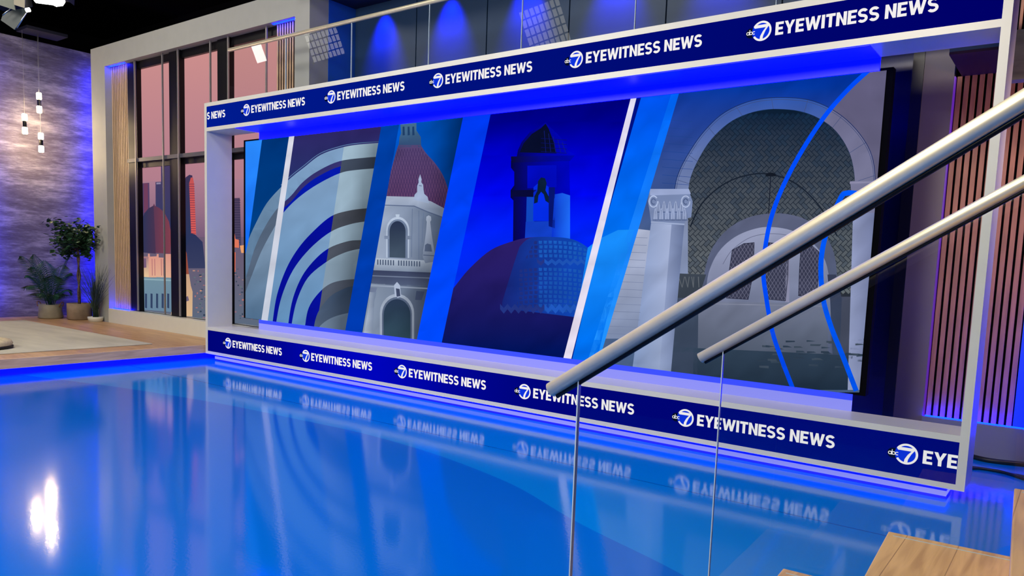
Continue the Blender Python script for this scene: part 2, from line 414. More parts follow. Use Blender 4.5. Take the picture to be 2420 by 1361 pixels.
# windows: black frame, silver bars
wx = [sx1, at(404, 250, 'y', YG).x, at(517, 250, 'y', YG).x, tx0]
def winx(px): return at(px, 250, 'y', YG-.04).x
rz = at(400, 372, 'y', YG-.03).z
posts = [(wx[0], winx(326)), (winx(403), winx(428)), (winx(517), winx(545)), (tx0-.0, tx0)]
bars = [(326.5, 392), (428.5, 505), (547, 637)]
ztop = at(345, 160, 'y', YG).z; zbot = at(335, 735, 'y', YG).z
for k in range(3):
    x0 = posts[k][0]; x1 = posts[k+1][0] if k < 2 else tx0
    win = struct(bpy.data.objects.new('window_%d' % (k+1), None)); C.objects.link(win); win.location = ((x0+x1)/2, YG, OZ0)
    mb = MB()
    mb.box((x0, YG-.06, OZ0+.001), (posts[k][1], YG+.02, OZ1-.001))
    mb.box((posts[k][1], YG-.03, ztop), (x1, YG+.02, OZ1-.001)); mb.box((posts[k][1], YG-.03, OZ0+.001), (x1, YG+.02, zbot))
    mb.box((posts[k][1], YG-.02, rz-.12), (x1, YG+.02, rz-.03))
    mb.build('window_frame', M['black'], win)
    B((x0, YG-.08, rz-.03), (x1, YG-.021, rz+.03)).build('rail', mat('dark_grey_rail', (70, 70, 84), .4), win)
    for q, pxx in enumerate(bars[k]):
        x = winx(pxx)
        B((x-.013, YG-.1, OZ0+.02), (x+.013, YG-.081, ztop+.14)).build('bar', M['bar'], win)

# ---- printed city backdrop behind the windows
YB = YG+.09
bd = Art(lambda u, v, l: at(u, v, 'y', YB-l), .0004)
BCL = [pix((sx1-.15, YB, OZ0-.02)), pix((OX1, YB, OZ0-.02)), pix((OX1, YB, OZ1+.02)), pix((sx1-.15, YB, OZ1+.02))]
_bd_add = bd.add
bd.add = lambda p, c, l=0, cl=None: _bd_add(clip(p, BCL), c, l, cl)
sky = vg((204, 142, 140), (172, 122, 140), 120, 480)
wc = lambda x, y: (230+x/2.895, 330+y/2.895)
def W(pts): return [wc(*p) for p in pts]
bd.add([(290, 60), (700, -60), (700, 420), (290, 430)], sky, 0)
bd.add([(290, 430), (700, 420), (700, 560), (290, 560)], vg((172, 126, 144), (120, 92, 120), 420, 560), 0)
bd.add([(290, 560), (700, 560), (700, 860), (290, 860)], vg((106, 88, 112), (92, 104, 124), 560, 760), 0)
# far towers
bd.add(W([(285, 300), (355, 295), (360, 620), (285, 620)]), vg((88, 66, 104), (74, 62, 104), 430, 540), 1)
bd.add(W([(318, 300), (345, 298), (348, 500), (318, 500)]), (112, 62, 92), 2)
bd.add(W([(435, 150), (520, 150), (520, 640), (400, 640), (398, 290), (436, 288)]), vg((72, 60, 98), (52, 58, 100), 390, 540), 1)
bd.add(W([(404, 294), (434, 292), (434, 304), (404, 306)]), (140, 130, 160), 2)
# dome
dome = [(296, 770), (300, 560), (325, 500), (350, 470), (382, 452), (388, 436), (394, 452), (425, 468), (460, 500), (490, 560), (505, 640), (500, 780)]
bd.add(W(dome), hg((46, 50, 86), (124, 62, 78), 335, 398), 3)
bd.add(W([(296, 560), (325, 500), (350, 470), (385, 452), (400, 780), (296, 770)]), hg((44, 52, 88), (72, 52, 80), 335, 368), 4)
bd.add(W([(285, 800), (300, 800), (300, 780), (306, 780), (306, 800), (346, 800), (347, 780), (358, 780), (360, 800), (405, 798), (407, 782), (419, 782), (420, 806), (465, 808), (467, 782), (520, 782), (520, 945), (285, 940)]), vg((216, 148, 134), (224, 172, 144), 600, 655), 5)
bd.add(W([(285, 800), (350, 802), (352, 940), (285, 940)]), vg((170, 128, 130), (226, 190, 150), 610, 640), 6)
bd.add(W([(290, 810), (334, 812), (336, 875), (300, 878), (290, 878)]), (120, 92, 120), 7)
for x in (372, 390, 435, 450): bd.add(W([(x, 815), (x+5, 815), (x+7, 930), (x+2, 930)]), (176, 112, 116), 6)
bd.add(W([(285, 936), (400, 945), (405, 940), (520, 945), (520, 1180), (285, 1160)]), vg((112, 142, 158), (104, 132, 156), 655, 730), 7)
bd.add(W([(285, 948), (520, 958), (520, 968), (285, 958)]), (140, 170, 180), 8)
for x in (326, 364, 402, 440, 478): bd.add(W([(x, 1052), (x+14, 1054), (x+14, 1154), (x, 1150)]), (50, 66, 98), 8)
# middle bay
bd.add(W([(596, 300), (604, 258), (630, 240), (650, 245), (652, 300), (660, 640), (590, 760)]), vg((60, 50, 84), (42, 54, 92), 410, 560), 1)
bd.add(W([(628, 300), (640, 258), (655, 262), (662, 300), (676, 650), (642, 640)]), vg((196, 84, 84), (216, 92, 88), 430, 540), 2)
for i in range(22): bd.add(W([(628+i*.5, 302+i*16), (664+i*.5, 302+i*16), (664+i*.5, 306+i*16), (628+i*.5, 306+i*16)]), (120, 52, 74), 3)
bd.add(W([(580, 640), (660, 640), (720, 700), (740, 880), (580, 880)]), vg((44, 52, 90), (56, 62, 96), 560, 640), 1)
bd.add(W([(505, 820), (510, 740), (560, 700), (592, 715), (612, 780), (626, 920), (505, 920)]), hg((70, 52, 78), (150, 78, 62), 405, 442), 4)
bd.add(W([(505, 920), (628, 920), (640, 1000), (652, 1040), (650, 1210), (505, 1200)]), vg((200, 160, 130), (216, 180, 140), 650, 740), 4)
bd.add(W([(590, 1080), (620, 1070), (628, 1100), (600, 1110)]), (110, 96, 120), 5)
random.seed(4)
for i in range(300):
    px = random.uniform(455, 700); py = random.uniform(632, 752)
    sz = random.uniform(1.5, 6); h = random.uniform(1, 4)
    c = random.choice([(176, 112, 110), (70, 86, 104), (60, 70, 92), (190, 140, 120), (96, 110, 120), (140, 104, 120), (50, 64, 84)])
    bd.add([(px, py), (px+sz, py), (px+sz, py+h), (px, py+h)], c, 2+(i % 3))
# right bay, seen through the ticker frame
bd.add(W([(928, 400), (975, 398), (985, 740), (930, 740)]), vg((80, 62, 90), (70, 66, 96), 460, 580), 1)
for i in range(18): bd.add(W([(930, 410+i*17), (978, 410+i*17), (978, 416+i*17), (930, 416+i*17)]), (56, 50, 80), 2)
bd.add(W([(905, 650), (940, 645), (945, 680), (968, 685), (970, 740), (905, 735)]), (222, 118, 92), 3)
bd.add(W([(930, 770), (946, 770), (944, 905), (930, 905)]), (216, 104, 80), 3)
bd.add(W([(975, 725), (1012, 720), (1012, 775), (985, 775)]), (230, 160, 110), 3)
bdo = bd.build('backdrop', M['print'])
# give the print a real sheet behind it
tag(bdo, 'backlit printed backdrop of a pink dusk city with a dome, behind the tall windows', 'backdrop')
bmx = MB(); bmx.box((sx1, YB+.004, OZ0), (OX1, YB+.03, OZ1)); bmx.build('backing_sheet', M['blackmatte'], bdo)

# vertical blue light strips washing the left wall
for y_, lab in ((1.1, 'vertical blue light strip behind the window wall edge, beside the leafy tree'), (-.86, 'vertical blue light strip washing the left end of the concrete wall')):
    t = empty('wall_washer', lab, 'light strip', (XL+.3, y_, .2))
    B((XL+.2, y_-.02, .26), (XL+.22, y_+.02, 4.8)).build('led_strip', M['led_wash'], t)
    B((XL+.221, y_-.07, .2), (XL+.24, y_+.07, 4.85)).build('housing', M['black'], t)  # shield plate added so the strip lights only the wall

# ------------------------------------------------------------------ TICKER FRAME
FL = 9.18; Z0, Z1 = .09, 3.49; FD = .38
fr = empty('ticker_frame', 'long white box frame with blue news ticker bands above and below', 'display frame', (FL/2, 0, 0))
tt0, tt1 = 3.165, 3.44     # top ticker
bt0, bt1 = .13, .42        # bottom ticker
so = 3.115; sh = .465      # soffit and shelf levels
tb = .055
B((0, 0, Z0), (tb, FD, Z1)).build('post', M['white'], fr)
B((FL-tb, 0, Z0), (FL, FD, Z1)).build('post', M['white'], fr)
mb = MB(); mb.box((tb, 0, tt1), (FL-tb, FD, Z1)); mb.box((tb, 0, so), (FL-tb, FD, tt0)); mb.box((tb, .04, tt0), (FL-tb, FD, tt1))
mb.build('header', M['white'], fr)
mb = MB(); mb.box((tb, 0, bt1), (FL-tb, FD, sh)); mb.box((tb, 0, Z0), (FL-tb, FD, bt0)); mb.box((tb, .04, bt0), (FL-tb, FD, bt1))
mb.build('shelf', M['white'], fr)
# recessed foot under the frame; its emission stands in for LED light on it
kx0, kx1 = at(512, 852, 'y', .09).x, at(2237, 1168, 'y', .09).x
mb = MB(); mb.box((kx0, .07, .056), (kx1, .3, .0899)); mb.box((kx0, .07, .001), (kx1, .3, .02)); mb.build('kick_glow', M['led_glow'], fr)
B((kx0, .064, .02), (kx1, .3, .056)).build('kick_board', M['led_lav'], fr)

# letters -------------------------------------------------------------
T = .25
def stroke_ring(cx, cy, rx, ry, t, a0, a1, n=14):
    o = arc(cx, cy, rx, ry, a0, a1, n); i = arc(cx, cy, rx-t, ry-t, a1, a0, n)
    return o+i
GL = {
 'E': (.66, [[(0,0),(.66,0),(.66,.2),(T,.2),(T,.4),(.6,.4),(.6,.6),(T,.6),(T,.8),(.66,.8),(.66,1),(0,1)]]),
 'Y': (.84, [[(.3,0),(.54,0),(.54,.4),(.84,1),(.585,1),(.42,.63),(.255,1),(0,1),(.3,.4)]]),
 'W': (1.22, [[(.24,0),(.46,0),(.61,.52),(.76,0),(.98,0),(1.22,1),(.98,1),(.85,.38),(.71,1),(.51,1),(.37,.38),(.24,1),(0,1)]]),
 'I': (T, [[(0,0),(T,0),(T,1),(0,1)]]),
 'T': (.72, [[(.24,0),(.48,0),(.48,.79),(.72,.79),(.72,1),(0,1),(0,.79),(.24,.79)]]),
 'N': (.78, [[(0,0),(T,0),(T,.62),(.56,0),(.78,0),(.78,1),(.78-T,1),(.78-T,.38),(.22,1),(0,1)]]),
 'S': (.74, [stroke_ring(.37,.71,.37,.31,.21,28,270), stroke_ring(.37,.29,.37,.31,.21,-152,90)]),
}
def text(a, s, x, zc, h, c, layer, cl, sc=1.0, gap=.075, space=.33):
    for ch in s:
        if ch == ' ': x += space*h*sc; continue
        wd, polys = GL[ch]
        for p in polys: a.add([(x+u*h*sc, zc+(v-.5)*h) for u, v in p], c, layer, cl)
        x += (wd+gap)*h*sc
    return x
def textw(s, gap=.075, space=.33): return sum(space if ch == ' ' else GL[ch][0]+gap for ch in s)-gap
tmap = lambda u, v, l: Vector((u, .002-l, v))
WHT = (244, 240, 240)
def logo(x, zc, cl, r=.0735):
    a = Art(tmap, .0006)
    a.add(arc(x-1.15*r, zc-.08*r, .5*r, .5*r, 0, 360, 24), (6, 12, 40), 1, cl)
    a.add(arc(x, zc, r, r, 0, 360, 36), (12, 50, 220), 2, cl)
    # ring, open on the left where the small dark disc bites in
    a.add([(x+u*r, zc+v*r) for u, v in stroke_ring(0, 0, 1, 1, .2, -148, 148, 30)], WHT, 3, cl)
    # the numeral
    a.add([(x+u*r, zc+v*r) for u, v in [(-.86,.5),(-.74,.32),(.42,.32),(.12,-.05),(-.12,-.5),(-.18,-.95),(.12,-.97),(.18,-.5),(.4,0),(.74,.5),(.66,.62),(-.5,.62)]], WHT, 4, cl)
    # abc
    b = r*.25; y = zc-.09*r
    for k, cx in enumerate((x-1.42*r, x-1.1*r, x-.8*r)):
        rr = r*.17
        if k < 2: a.add([(cx+u*rr, y+v*rr) for u, v in stroke_ring(0, 0, 1, 1, .42, 0, 350, 14)], WHT, 5, cl)
        else: a.add([(cx+u*rr, y+v*rr) for u, v in stroke_ring(0, 0, 1, 1, .42, 45, 315, 12)], WHT, 5, cl)
        if k == 0: a.add([(cx+.6*rr, y-rr), (cx+rr, y-rr), (cx+rr, y+rr), (cx+.6*rr, y+rr)], WHT, 5, cl)
        if k == 1: a.add([(cx-rr, y-rr), (cx-.6*rr, y-rr), (cx-.6*rr, y+2*rr), (cx-rr, y+2*rr)], WHT, 5, cl)
    return a
def ticker(x_first, n0, n1, zc, z0, z1, bg):
    cl = [(tb, z0), (FL-tb, z0), (FL-tb, z1), (tb, z1)]
    a = Art(tmap, .0006)
    xs = [tb+(FL-2*tb)*i/24 for i in range(25)]
    for u, v in zip(xs, xs[1:]): a.add([(u, z0), (v, z0), (v, z1), (u, z1)], bg, 0)
    d = a.build('ticker_display', M['display'], fr, (FL/2, 0, zc)); d.location = Vector((FL/2, 0, zc))-fr.location
    h = .094; sc = 1.075/(textw('EYEWITNESS NEWS')*h)
    for k in range(n0, n1):
        x = x_first+1.6533*k
        for nm, ar in (('logo', logo(x, zc, cl)), ('lettering', Art(tmap, .0006))):
            if nm == 'lettering': text(ar, 'EYEWITNESS NEWS', x+.103, zc, h, WHT, 1, cl, sc)
            if ar.v:
                o = ar.build(nm, M['display'], d, (FL/2, 0, zc)); o.location = (0, 0, 0)
    return d
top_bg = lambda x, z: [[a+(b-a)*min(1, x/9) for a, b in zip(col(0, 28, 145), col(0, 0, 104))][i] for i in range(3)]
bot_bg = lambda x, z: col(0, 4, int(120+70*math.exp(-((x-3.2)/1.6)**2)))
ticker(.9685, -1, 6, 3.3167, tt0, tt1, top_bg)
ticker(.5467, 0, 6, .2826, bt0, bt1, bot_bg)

# ------------------------------------------------------------------ VIDEO WALL
YS = .385
vw = empty('video_wall', 'huge video wall showing slanted blue panels with domes and arches, inside the ticker frame', 'screen', (4.4, YS, sh))
vx0, vx1 = at(580, 500, 'y', YS).x, at(2084, 300, 'y', YS).x
vz1 = at(1300, 254.5, 'y', YS).z; vz0 = at(1200, 829, 'y', YS).z
B((vx0-.045, YS+.004, vz0-.004), (vx1+.045, YS+.09, vz1+.02)).build('casing', M['blackmatte'], vw)
hx0, hx1 = at(613, 310, 'y', YS-.01).x, at(2081, 140, 'y', YS-.01).x
B((hx0, YS-.014, vz1), (hx1, YS+.003, so+.001)).build('header_glow', M['led_glow'], vw)
B((hx0, .012, so-.006), (hx1, YS-.014, so-.0005)).build('soffit_glow', M['led_glow'], vw)  # glowing sheet imitates blue LED spill on the white soffit
zm = vz0-(vz0-sh)*.36
B((hx0, YS-.014, zm), (hx1, YS+.003, vz0)).build('sill_glow', emis('blue_sill_glow', (36, 64, 255), 1.1), vw)
B((hx0, YS-.014, sh), (hx1, YS+.003, zm)).build('sill_board', M['led_lav'], vw)
# header, soffit and sill faces glow in place of LED light washing them
va = Art(lambda u, v, l: at(u, v, 'y', YS-l), .00012)
V1 = lambda P: [(560+x/2.2685, 220+y/2.2685) for x, y in P]
V2 = lambda P: [(1000+x/2.0625, 200+y/2.0625) for x, y in P]
V3 = lambda P: [(1400+x/1.815, 150+y/1.815) for x, y in P]
scr = [(580, 332.5), (2091, 164.5), (2028, 935), (580, 754)]
# whole-screen outline in pixels from the plane rectangle
scr = [pix((vx0, YS, vz1)), pix((vx1, YS, vz1)), pix((vx1, YS, vz0)), pix((vx0, YS, vz0))]
def sag(poly, stops, layer, cl2=None):
    for (y0, c0), (y1, c1) in zip(stops, stops[1:]):
        sa(clip(poly, [(0, y0), (3000, y0), (3000, y1), (0, y1)]), vg(c0, c1, y0, y1), layer, cl2)
from mathutils import noise as mnoise
SHADE = [lambda x, y: 1.0]
def sa(poly, c, layer, cl2=None):
    p = clip(poly, scr)
    if cl2 and len(p) > 2: p = clip(p, cl2)
    if len(p) < 3: return
    if not callable(c):
        cc = col(*c); c = lambda x, y, cc=cc: cc
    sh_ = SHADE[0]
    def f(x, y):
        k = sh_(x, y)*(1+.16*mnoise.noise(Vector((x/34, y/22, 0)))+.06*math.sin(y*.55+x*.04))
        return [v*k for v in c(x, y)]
    xs = [q[0] for q in p]; ys = [q[1] for q in p]
    G = 26
    if max(xs)-min(xs) < G and max(ys)-min(ys) < G: va.add(p, f, layer); return
    for i in range(int(min(xs)//G), int(max(xs)//G)+1):
        col_ = clip(p, [(i*G, -500), ((i+1)*G, -500), ((i+1)*G, 2000), (i*G, 2000)])
        if len(col_) < 3: continue
        yy = [q[1] for q in col_]
        for j in range(int(min(yy)//G), int(max(yy)//G)+1):
            q = clip(col_, [(i*G, j*G), ((i+1)*G, j*G), ((i+1)*G, (j+1)*G), (i*G, (j+1)*G)])
            if len(q) > 2: va.add(q, f, layer)
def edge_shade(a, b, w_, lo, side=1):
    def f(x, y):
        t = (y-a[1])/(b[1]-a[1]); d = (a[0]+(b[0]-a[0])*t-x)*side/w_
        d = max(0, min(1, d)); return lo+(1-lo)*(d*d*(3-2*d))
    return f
def ss(pts, wd, c, layer, cl2=None):
    for a, b in zip(pts, pts[1:]):
        dx, dy = b[0]-a[0], b[1]-a[1]; l = math.hypot(dx, dy) or 1
        nx, ny, ex, ey = -dy/l*wd/2, dx/l*wd/2, dx/l*wd*.2, dy/l*wd*.2
        sa([(a[0]+nx-ex, a[1]+ny-ey), (b[0]+nx+ex, b[1]+ny+ey), (b[0]-nx+ex, b[1]-ny+ey), (a[0]-nx-ex, a[1]-ny-ey)], c, layer, cl2)
# A: left strips
sa(V1([(30, 200), (300, 200), (140, 1300), (30, 1300)]), vg((0, 52, 120), (0, 70, 140), 330, 750), 0)
regA = V1([(310, 180), (780, 140), (560, 1400), (120, 1400)])      # photo of nested arches
sa(regA, vg((44, 36, 96), (40, 60, 120), 300, 520), 1)
regAl = V1([(310, 180), (594, 150), (405, 1400), (120, 1400)])
regAr = V1([(594, 150), (790, 140), (578, 1400), (405, 1400)])
left = V1([(30, 200), (300, 200), (140, 1300), (30, 1300)])
rimO = dense([(40, 860), (60, 790), (100, 700), (160, 590), (240, 500), (300, 445), (360, 398), (450, 330), (560, 292), (650, 276), (780, 266)])
rimI = dense([(40, 1010), (60, 950), (100, 820), (160, 700), (220, 615), (290, 550), (350, 480), (430, 420), (550, 365), (700, 345), (790, 340)])
d1I = dense([(40, 1080), (75, 990), (130, 850), (200, 720), (250, 640), (330, 560), (430, 490), (550, 430), (640, 412), (790, 400)])
d2O = dense([(186, 1300), (192, 1220), (215, 1080), (265, 940), (330, 830), (410, 740), (505, 660), (600, 630), (690, 618), (760, 616)])
d2I = dense([(206, 1300), (212, 1220), (240, 1090), (300, 950), (390, 835), (500, 745), (600, 705), (690, 688), (760, 686)])
d3O = dense([(272, 1300), (276, 1230), (300, 1100), (350, 980), (420, 890), (495, 830), (590, 795), (660, 788), (740, 788)])
d3I = dense([(290, 1300), (294, 1235), (322, 1110), (380, 990), (475, 908), (560, 862), (640, 838), (740, 826)])
d4O = dense([(362, 1300), (366, 1240), (385, 1150), (435, 1075), (500, 1022), (590, 1000), (700, 996)])
d4I = dense([(415, 1300), (415, 1240), (440, 1165), (500, 1090), (570, 1050), (620, 1035), (700, 1030)])
fl = dense([(430, 1300), (440, 1255), (500, 1208), (590, 1180), (700, 1170)])
def band(o, i): return V1(o + i[::-1])
def below(o): return V1(o + [(800, 1400), (o[0][0], 1400)])
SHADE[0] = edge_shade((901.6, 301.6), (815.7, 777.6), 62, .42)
zones = [(left, (150, 172, 196), (78, 110, 142), (84, 100, 122)),
         (regAl, (128, 160, 196), (96, 140, 182), (6, 14, 150)),
         (regAr, (160, 186, 204), (110, 128, 148), (64, 74, 92))]
for zi, (z, lt, ltb, dk) in enumerate(zones):
    for (o, i) in ((rimO, rimI),): sa(band(o, i), vg(lt if zi else (118, 148, 178), ltb, 340, 720), 2, z)
    sa(below(rimI), dk if zi != 1 else (52, 48, 108), 3, z)
    if zi == 1: sa(band([(x+3, y+28) for x, y in rimI], d1I), (4, 24, 168), 4, z)
    sa(below(d1I), vg(lt, ltb, 400, 760), 5, z)
    if zi:
        for k, (o, i) in enumerate(((d2O, d2I), (d3O, d3I), (d4O, d4I))):
            sa(below(o), dk if zi == 1 else vg((70, 74, 84), (80, 88, 104), 480, 700), 6+2*k, z)
            sa(below(i), vg(lt, ltb, 480, 760) if k < 2 else vg((60, 78, 104), (80, 96, 120), 680, 780), 7+2*k, z)
        sa(below(fl), (112, 132, 156), 13, z)
ss(V1([(p[0]-4, p[1]-7) for p in rimO[20:]]), 1.6, (96, 128, 170), 6)
SHADE[0] = lambda x, y: 1.0
sa(V1([(30, 200), (141, 200), (62, 790), (30, 930)]), vg((44, 140, 255), (20, 110, 245), 330, 560), 14)
sa(V1([(284, 200), (312, 200), (153, 1300), (118, 1300)]), vg((214, 214, 228), (196, 204, 220), 330, 760), 15)
sa(V1([(782, 130), (880, 120), (650, 1400), (558, 1400)]), vg((0, 62, 160), (0, 58, 176), 300, 780), 15)
# B: tiled dome tower
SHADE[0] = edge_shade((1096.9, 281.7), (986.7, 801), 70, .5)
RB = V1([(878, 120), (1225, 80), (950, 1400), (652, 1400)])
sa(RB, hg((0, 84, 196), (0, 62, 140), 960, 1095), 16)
dm = V1([(800, 560), (812, 470), (835, 380), (858, 300), (866, 278)]+dense([(985, 278), (1014, 322), (1062, 376), (1104, 440), (1130, 512), (1137, 575), (1118, 640)])+[(1030, 600), (950, 570)])
sa(V1([(866, 290), (872, 235), (880, 215), (876, 165), (962, 160), (962, 200), (985, 235), (988, 290)]), vg((70, 110, 140), (52, 80, 120), 290, 340), 17, RB)
for x in (888, 915, 940): sa(V1([(x, 180), (x+10, 179), (x+12, 225), (x, 227)]), (30, 60, 100), 18, RB)
sa(dm, vg((84, 66, 110), (96, 62, 104), 350, 480), 17, RB)
dcl = V1([(808, 548), (812, 470), (838, 370), (860, 300), (985, 295), (1060, 385), (1110, 460), (1132, 530), (1116, 622)])
for i in range(-14, 26):
    ss(V1([(780+i*15, 620), (880+i*15, 260)]), .9, (58, 42, 88), 18, clip(dcl, RB))
    ss(V1([(780+i*15, 260), (900+i*15, 620)]), .9, (60, 44, 90), 18, clip(dcl, RB))
sa(V1([(780, 552), (950, 556), (1040, 580), (1125, 625), (1118, 668), (1020, 632), (950, 602), (780, 598)]), vg((170, 182, 204), (140, 154, 180), 460, 500), 19, RB)
sa(V1([(770, 598), (950, 602), (1020, 632), (1112, 665), (1060, 960), (700, 960)]), hg((152, 166, 190), (96, 112, 140), 900, 1040), 18, RB)
ss(V1([(780, 600), (950, 606), (1020, 636), (1110, 670)]), 2, (88, 102, 134), 20, RB)
for p in ([(940, 620), (936, 880)], [(975, 630), (975, 890)], [(1000, 640), (992, 800)], [(1060, 668), (1046, 860)]): ss(V1(p), 1.6, (104, 120, 150), 20, RB)
archw = lambda cx, cy, rx, ry, b0, b1: [(cx-rx, b0)] + arc(cx, cy, rx, ry, 180, 360, 14) + [(cx+rx-1, b1)]
sa(V1(archw(862, 735, 62, 72, 882, 884)), (178, 192, 214), 20, RB)
sa(V1(archw(862, 740, 54, 64, 882, 884)), (112, 128, 156), 21, RB)
sa(V1(archw(861, 742, 43, 56, 880, 884)), vg((44, 56, 82), (66, 82, 100), 530, 610), 22, RB)
sa(V1([(790, 765), (818, 765), (818, 782), (790, 782)]), (120, 134, 160), 22, RB)
sa(V1([(905, 765), (934, 765), (934, 784), (905, 784)]), (120, 134, 160), 22, RB)
sa(V1([(850, 650), (872, 650), (868, 676), (856, 676)]), (176, 190, 210), 23, RB)
urn = [(982, 435), (990, 462), (988, 478), (998, 490), (1000, 515), (1004, 540), (1022, 556), (1030, 592), (948, 572), (952, 545), (966, 530), (966, 498), (974, 480), (973, 462)]
sa(V1(urn), (160, 176, 206), 23, RB)
ss(V1([(976, 495), (990, 498)]), 1.5, (90, 104, 140), 24, RB)
obel = [(1028, 655), (1040, 662), (1042, 680), (1036, 690), (1044, 760), (1054, 820), (1060, 858), (1050, 905), (1010, 912), (996, 880), (998, 845), (1006, 800), (1014, 740), (1018, 690), (1014, 680), (1016, 662)]
sa(V1(obel), vg((176, 188, 210), (130, 144, 170), 510, 620), 23, RB)
sa(V1([(1008, 815), (1020, 806), (1040, 812), (1046, 850), (1006, 848)]), (92, 106, 134), 24, RB)
ss(V1([(1000, 868), (1056, 872)]), 2, (86, 100, 130), 24, RB)
sa(V1([(700, 882), (1000, 896), (1056, 905), (1050, 962), (700, 950)]), vg((176, 188, 206), (130, 144, 166), 612, 640), 22, RB)
for i in range(17):
    if i in (7,): continue
    x = 752+i*14; y = 892+i*.6
    sa(V1([(x, y), (x+6, y), (x+6, y+28), (x, y+28)]), (66, 80, 106), 23, RB)
sa(V1([(700, 948), (1052, 962), (1036, 1040), (690, 1020)]), vg((58, 66, 96), (84, 96, 124), 640, 680), 23, RB)
ss(V1([(700, 978), (1048, 992)]), 2.5, (112, 124, 150), 24, RB)
sa(V1([(690, 1018), (1040, 1034), (1000, 1400), (640, 1400)]), hg((132, 146, 168), (78, 92, 118), 880, 1010), 23, RB)
ss(V1([(700, 1030), (1034, 1048)]), 3, (150, 162, 184), 24, RB)
sa(V1(archw(858, 1180, 92, 104, 1400, 1400)), (160, 172, 192), 24, RB)
sa(V1(archw(858, 1185, 80, 92, 1400, 1400)), (88, 102, 128), 25, RB)
sa(V1(archw(858, 1190, 72, 86, 1400, 1400)), vg((40, 54, 80), (50, 76, 92), 700, 800), 26, RB)
sa(V1([(842, 1030), (858, 1012), (874, 1030), (880, 1090), (862, 1098), (846, 1085)]), (168, 180, 204), 27, RB)
sa(V1([(852, 1046), (872, 1050), (876, 1088), (856, 1092)]), (62, 72, 100), 28, RB)
sa(V1([(704, 1066), (748, 1068), (736, 1120), (722, 1400), (660, 1400), (712, 1110)]), hg((160, 172, 192), (120, 134, 158), 868, 884), 25, RB)
sa(V1([(706, 1040), (752, 1042), (744, 1068), (708, 1066)]), (110, 122, 150), 26, RB)
sa(V1([(962, 1060), (1006, 1064), (990, 1110), (955, 1108)]), (70, 82, 112), 26, RB)
# bright strip
SHADE[0] = lambda x, y: 1.0
sa(V1([(1222, 80), (1370, 60), (1120, 1400), (948, 1400)]), vg((0, 58, 240), (0, 74, 255), 300, 800), 29)
# C: dark bell tower
RC = V2([(347, 60), (1040, 0), (665, 1400), (60, 1400)])
sag(RC, [(200, (0, 0, 108)), (290, (0, 0, 140)), (370, (0, 0, 200)), (460, (0, 6, 240)), (560, (0, 34, 246)), (860, (0, 60, 236))], 30)
tw = [(438, 775), (440, 565), (426, 550), (426, 515), (444, 490), (444, 425), (428, 405), (428, 372), (456, 352), (462, 320), (480, 280), (520, 232), (572, 202), (597, 183), (618, 206), (655, 240), (690, 280), (708, 320), (745, 345), (712, 365), (716, 540), (716, 770)]
sa(V2(tw), hg((6, 6, 58), (0, 4, 190), 1205, 1345), 32, RC)
sa(V2([(470, 330), (490, 285), (530, 240), (574, 212), (597, 190), (612, 215), (640, 290), (650, 335)]), (8, 14, 44), 33, RC)
for i in range(5): ss(V2([(590+i*22, 225+i*14), (598+i*24, 330)]), 1.2, (20, 30, 120), 34, RC)
for y in (262, 284, 306, 326): ss(V2([(575, y), (700, y+8)]), 1.2, (10, 16, 100), 34, RC)
sa(V2([(428, 350), (740, 345), (715, 372), (430, 380)]), hg((10, 10, 50), (0, 6, 170), 1210, 1350), 35, RC)
sa(V2([(508, 395), (650, 392), (650, 500), (508, 505)]), (2, 10, 186), 34, RC)
sa(V2([(426, 515), (555, 512), (555, 548), (426, 545)]), (8, 10, 56), 35, RC)
sa(V2([(505, 540), (545, 540), (540, 745), (500, 745)]), (16, 70, 190), 34, RC)
sa(V2([(538, 500), (572, 470), (614, 500), (616, 665), (536, 665)]), (4, 44, 232), 35, RC)
bell = [(560, 470), (575, 452), (594, 456), (602, 480), (596, 515), (612, 545), (614, 578), (596, 566), (588, 535), (575, 522), (562, 540), (558, 574), (540, 580), (542, 545), (556, 520)]
sa(V2(bell), (10, 30, 56), 36, RC)
sa(V2([(612, 500), (642, 500), (642, 700), (612, 690)]), (6, 20, 110), 36, RC)
sa(V2([(640, 535), (678, 528), (716, 540), (716, 760), (625, 760)]), hg((10, 50, 200), (30, 104, 244), 1305, 1345), 36, RC)
sa(V2([(500, 668), (632, 665), (628, 750), (496, 750)]), (18, 62, 196), 35, RC)
dom = dense([(120, 1030), (166, 968), (230, 892), (330, 806), (440, 762), (520, 745), (620, 742), (720, 752), (790, 785), (860, 850)])
sa(V2(dom+[(800, 1400), (60, 1400)]), vg((44, 30, 104), (10, 20, 92), 570, 800), 37, RC)
rp = dense([(470, 790), (520, 748), (620, 742), (720, 752), (790, 785), (860, 850)])
dcr = V2([(385, 1060), (470, 900), (480, 770), (560, 745), (720, 752), (860, 850), (760, 1130), (385, 1080)])
sa(V2([(385, 1060), (440, 880), (470, 790)]+rp+[(800, 1140), (385, 1090)]), hg((22, 34, 112), (14, 72, 186), 1180, 1390), 38, RC)
for r_ in range(16):
    for q in range(22):
        x = 395+q*24+(r_ % 2)*3; y = 760+r_*22+((x-600)/260)**2*30
        if 845 < y < 885: continue
        sa(V2([(x, y), (x+17, y+1), (x+15, y+16), (x+1, y+15)]), vg((26, 92, 190), (24, 78, 170), 560, 700) if x > 560 else (30, 46, 124), 39, dcr)
for q in range(14):
    x = 375+q*36
    for yy, hh in ((1068, 48), (848, 34)):
        if yy < 900 and x < 540: continue
        sa(V2([(x, yy), (x+18, yy+hh*.45), (x+36, yy), (x+36, yy+hh*.55), (x+18, yy+hh), (x, yy+hh*.55)]), (30, 84, 184) if x > 560 else (34, 52, 130), 40, RC)
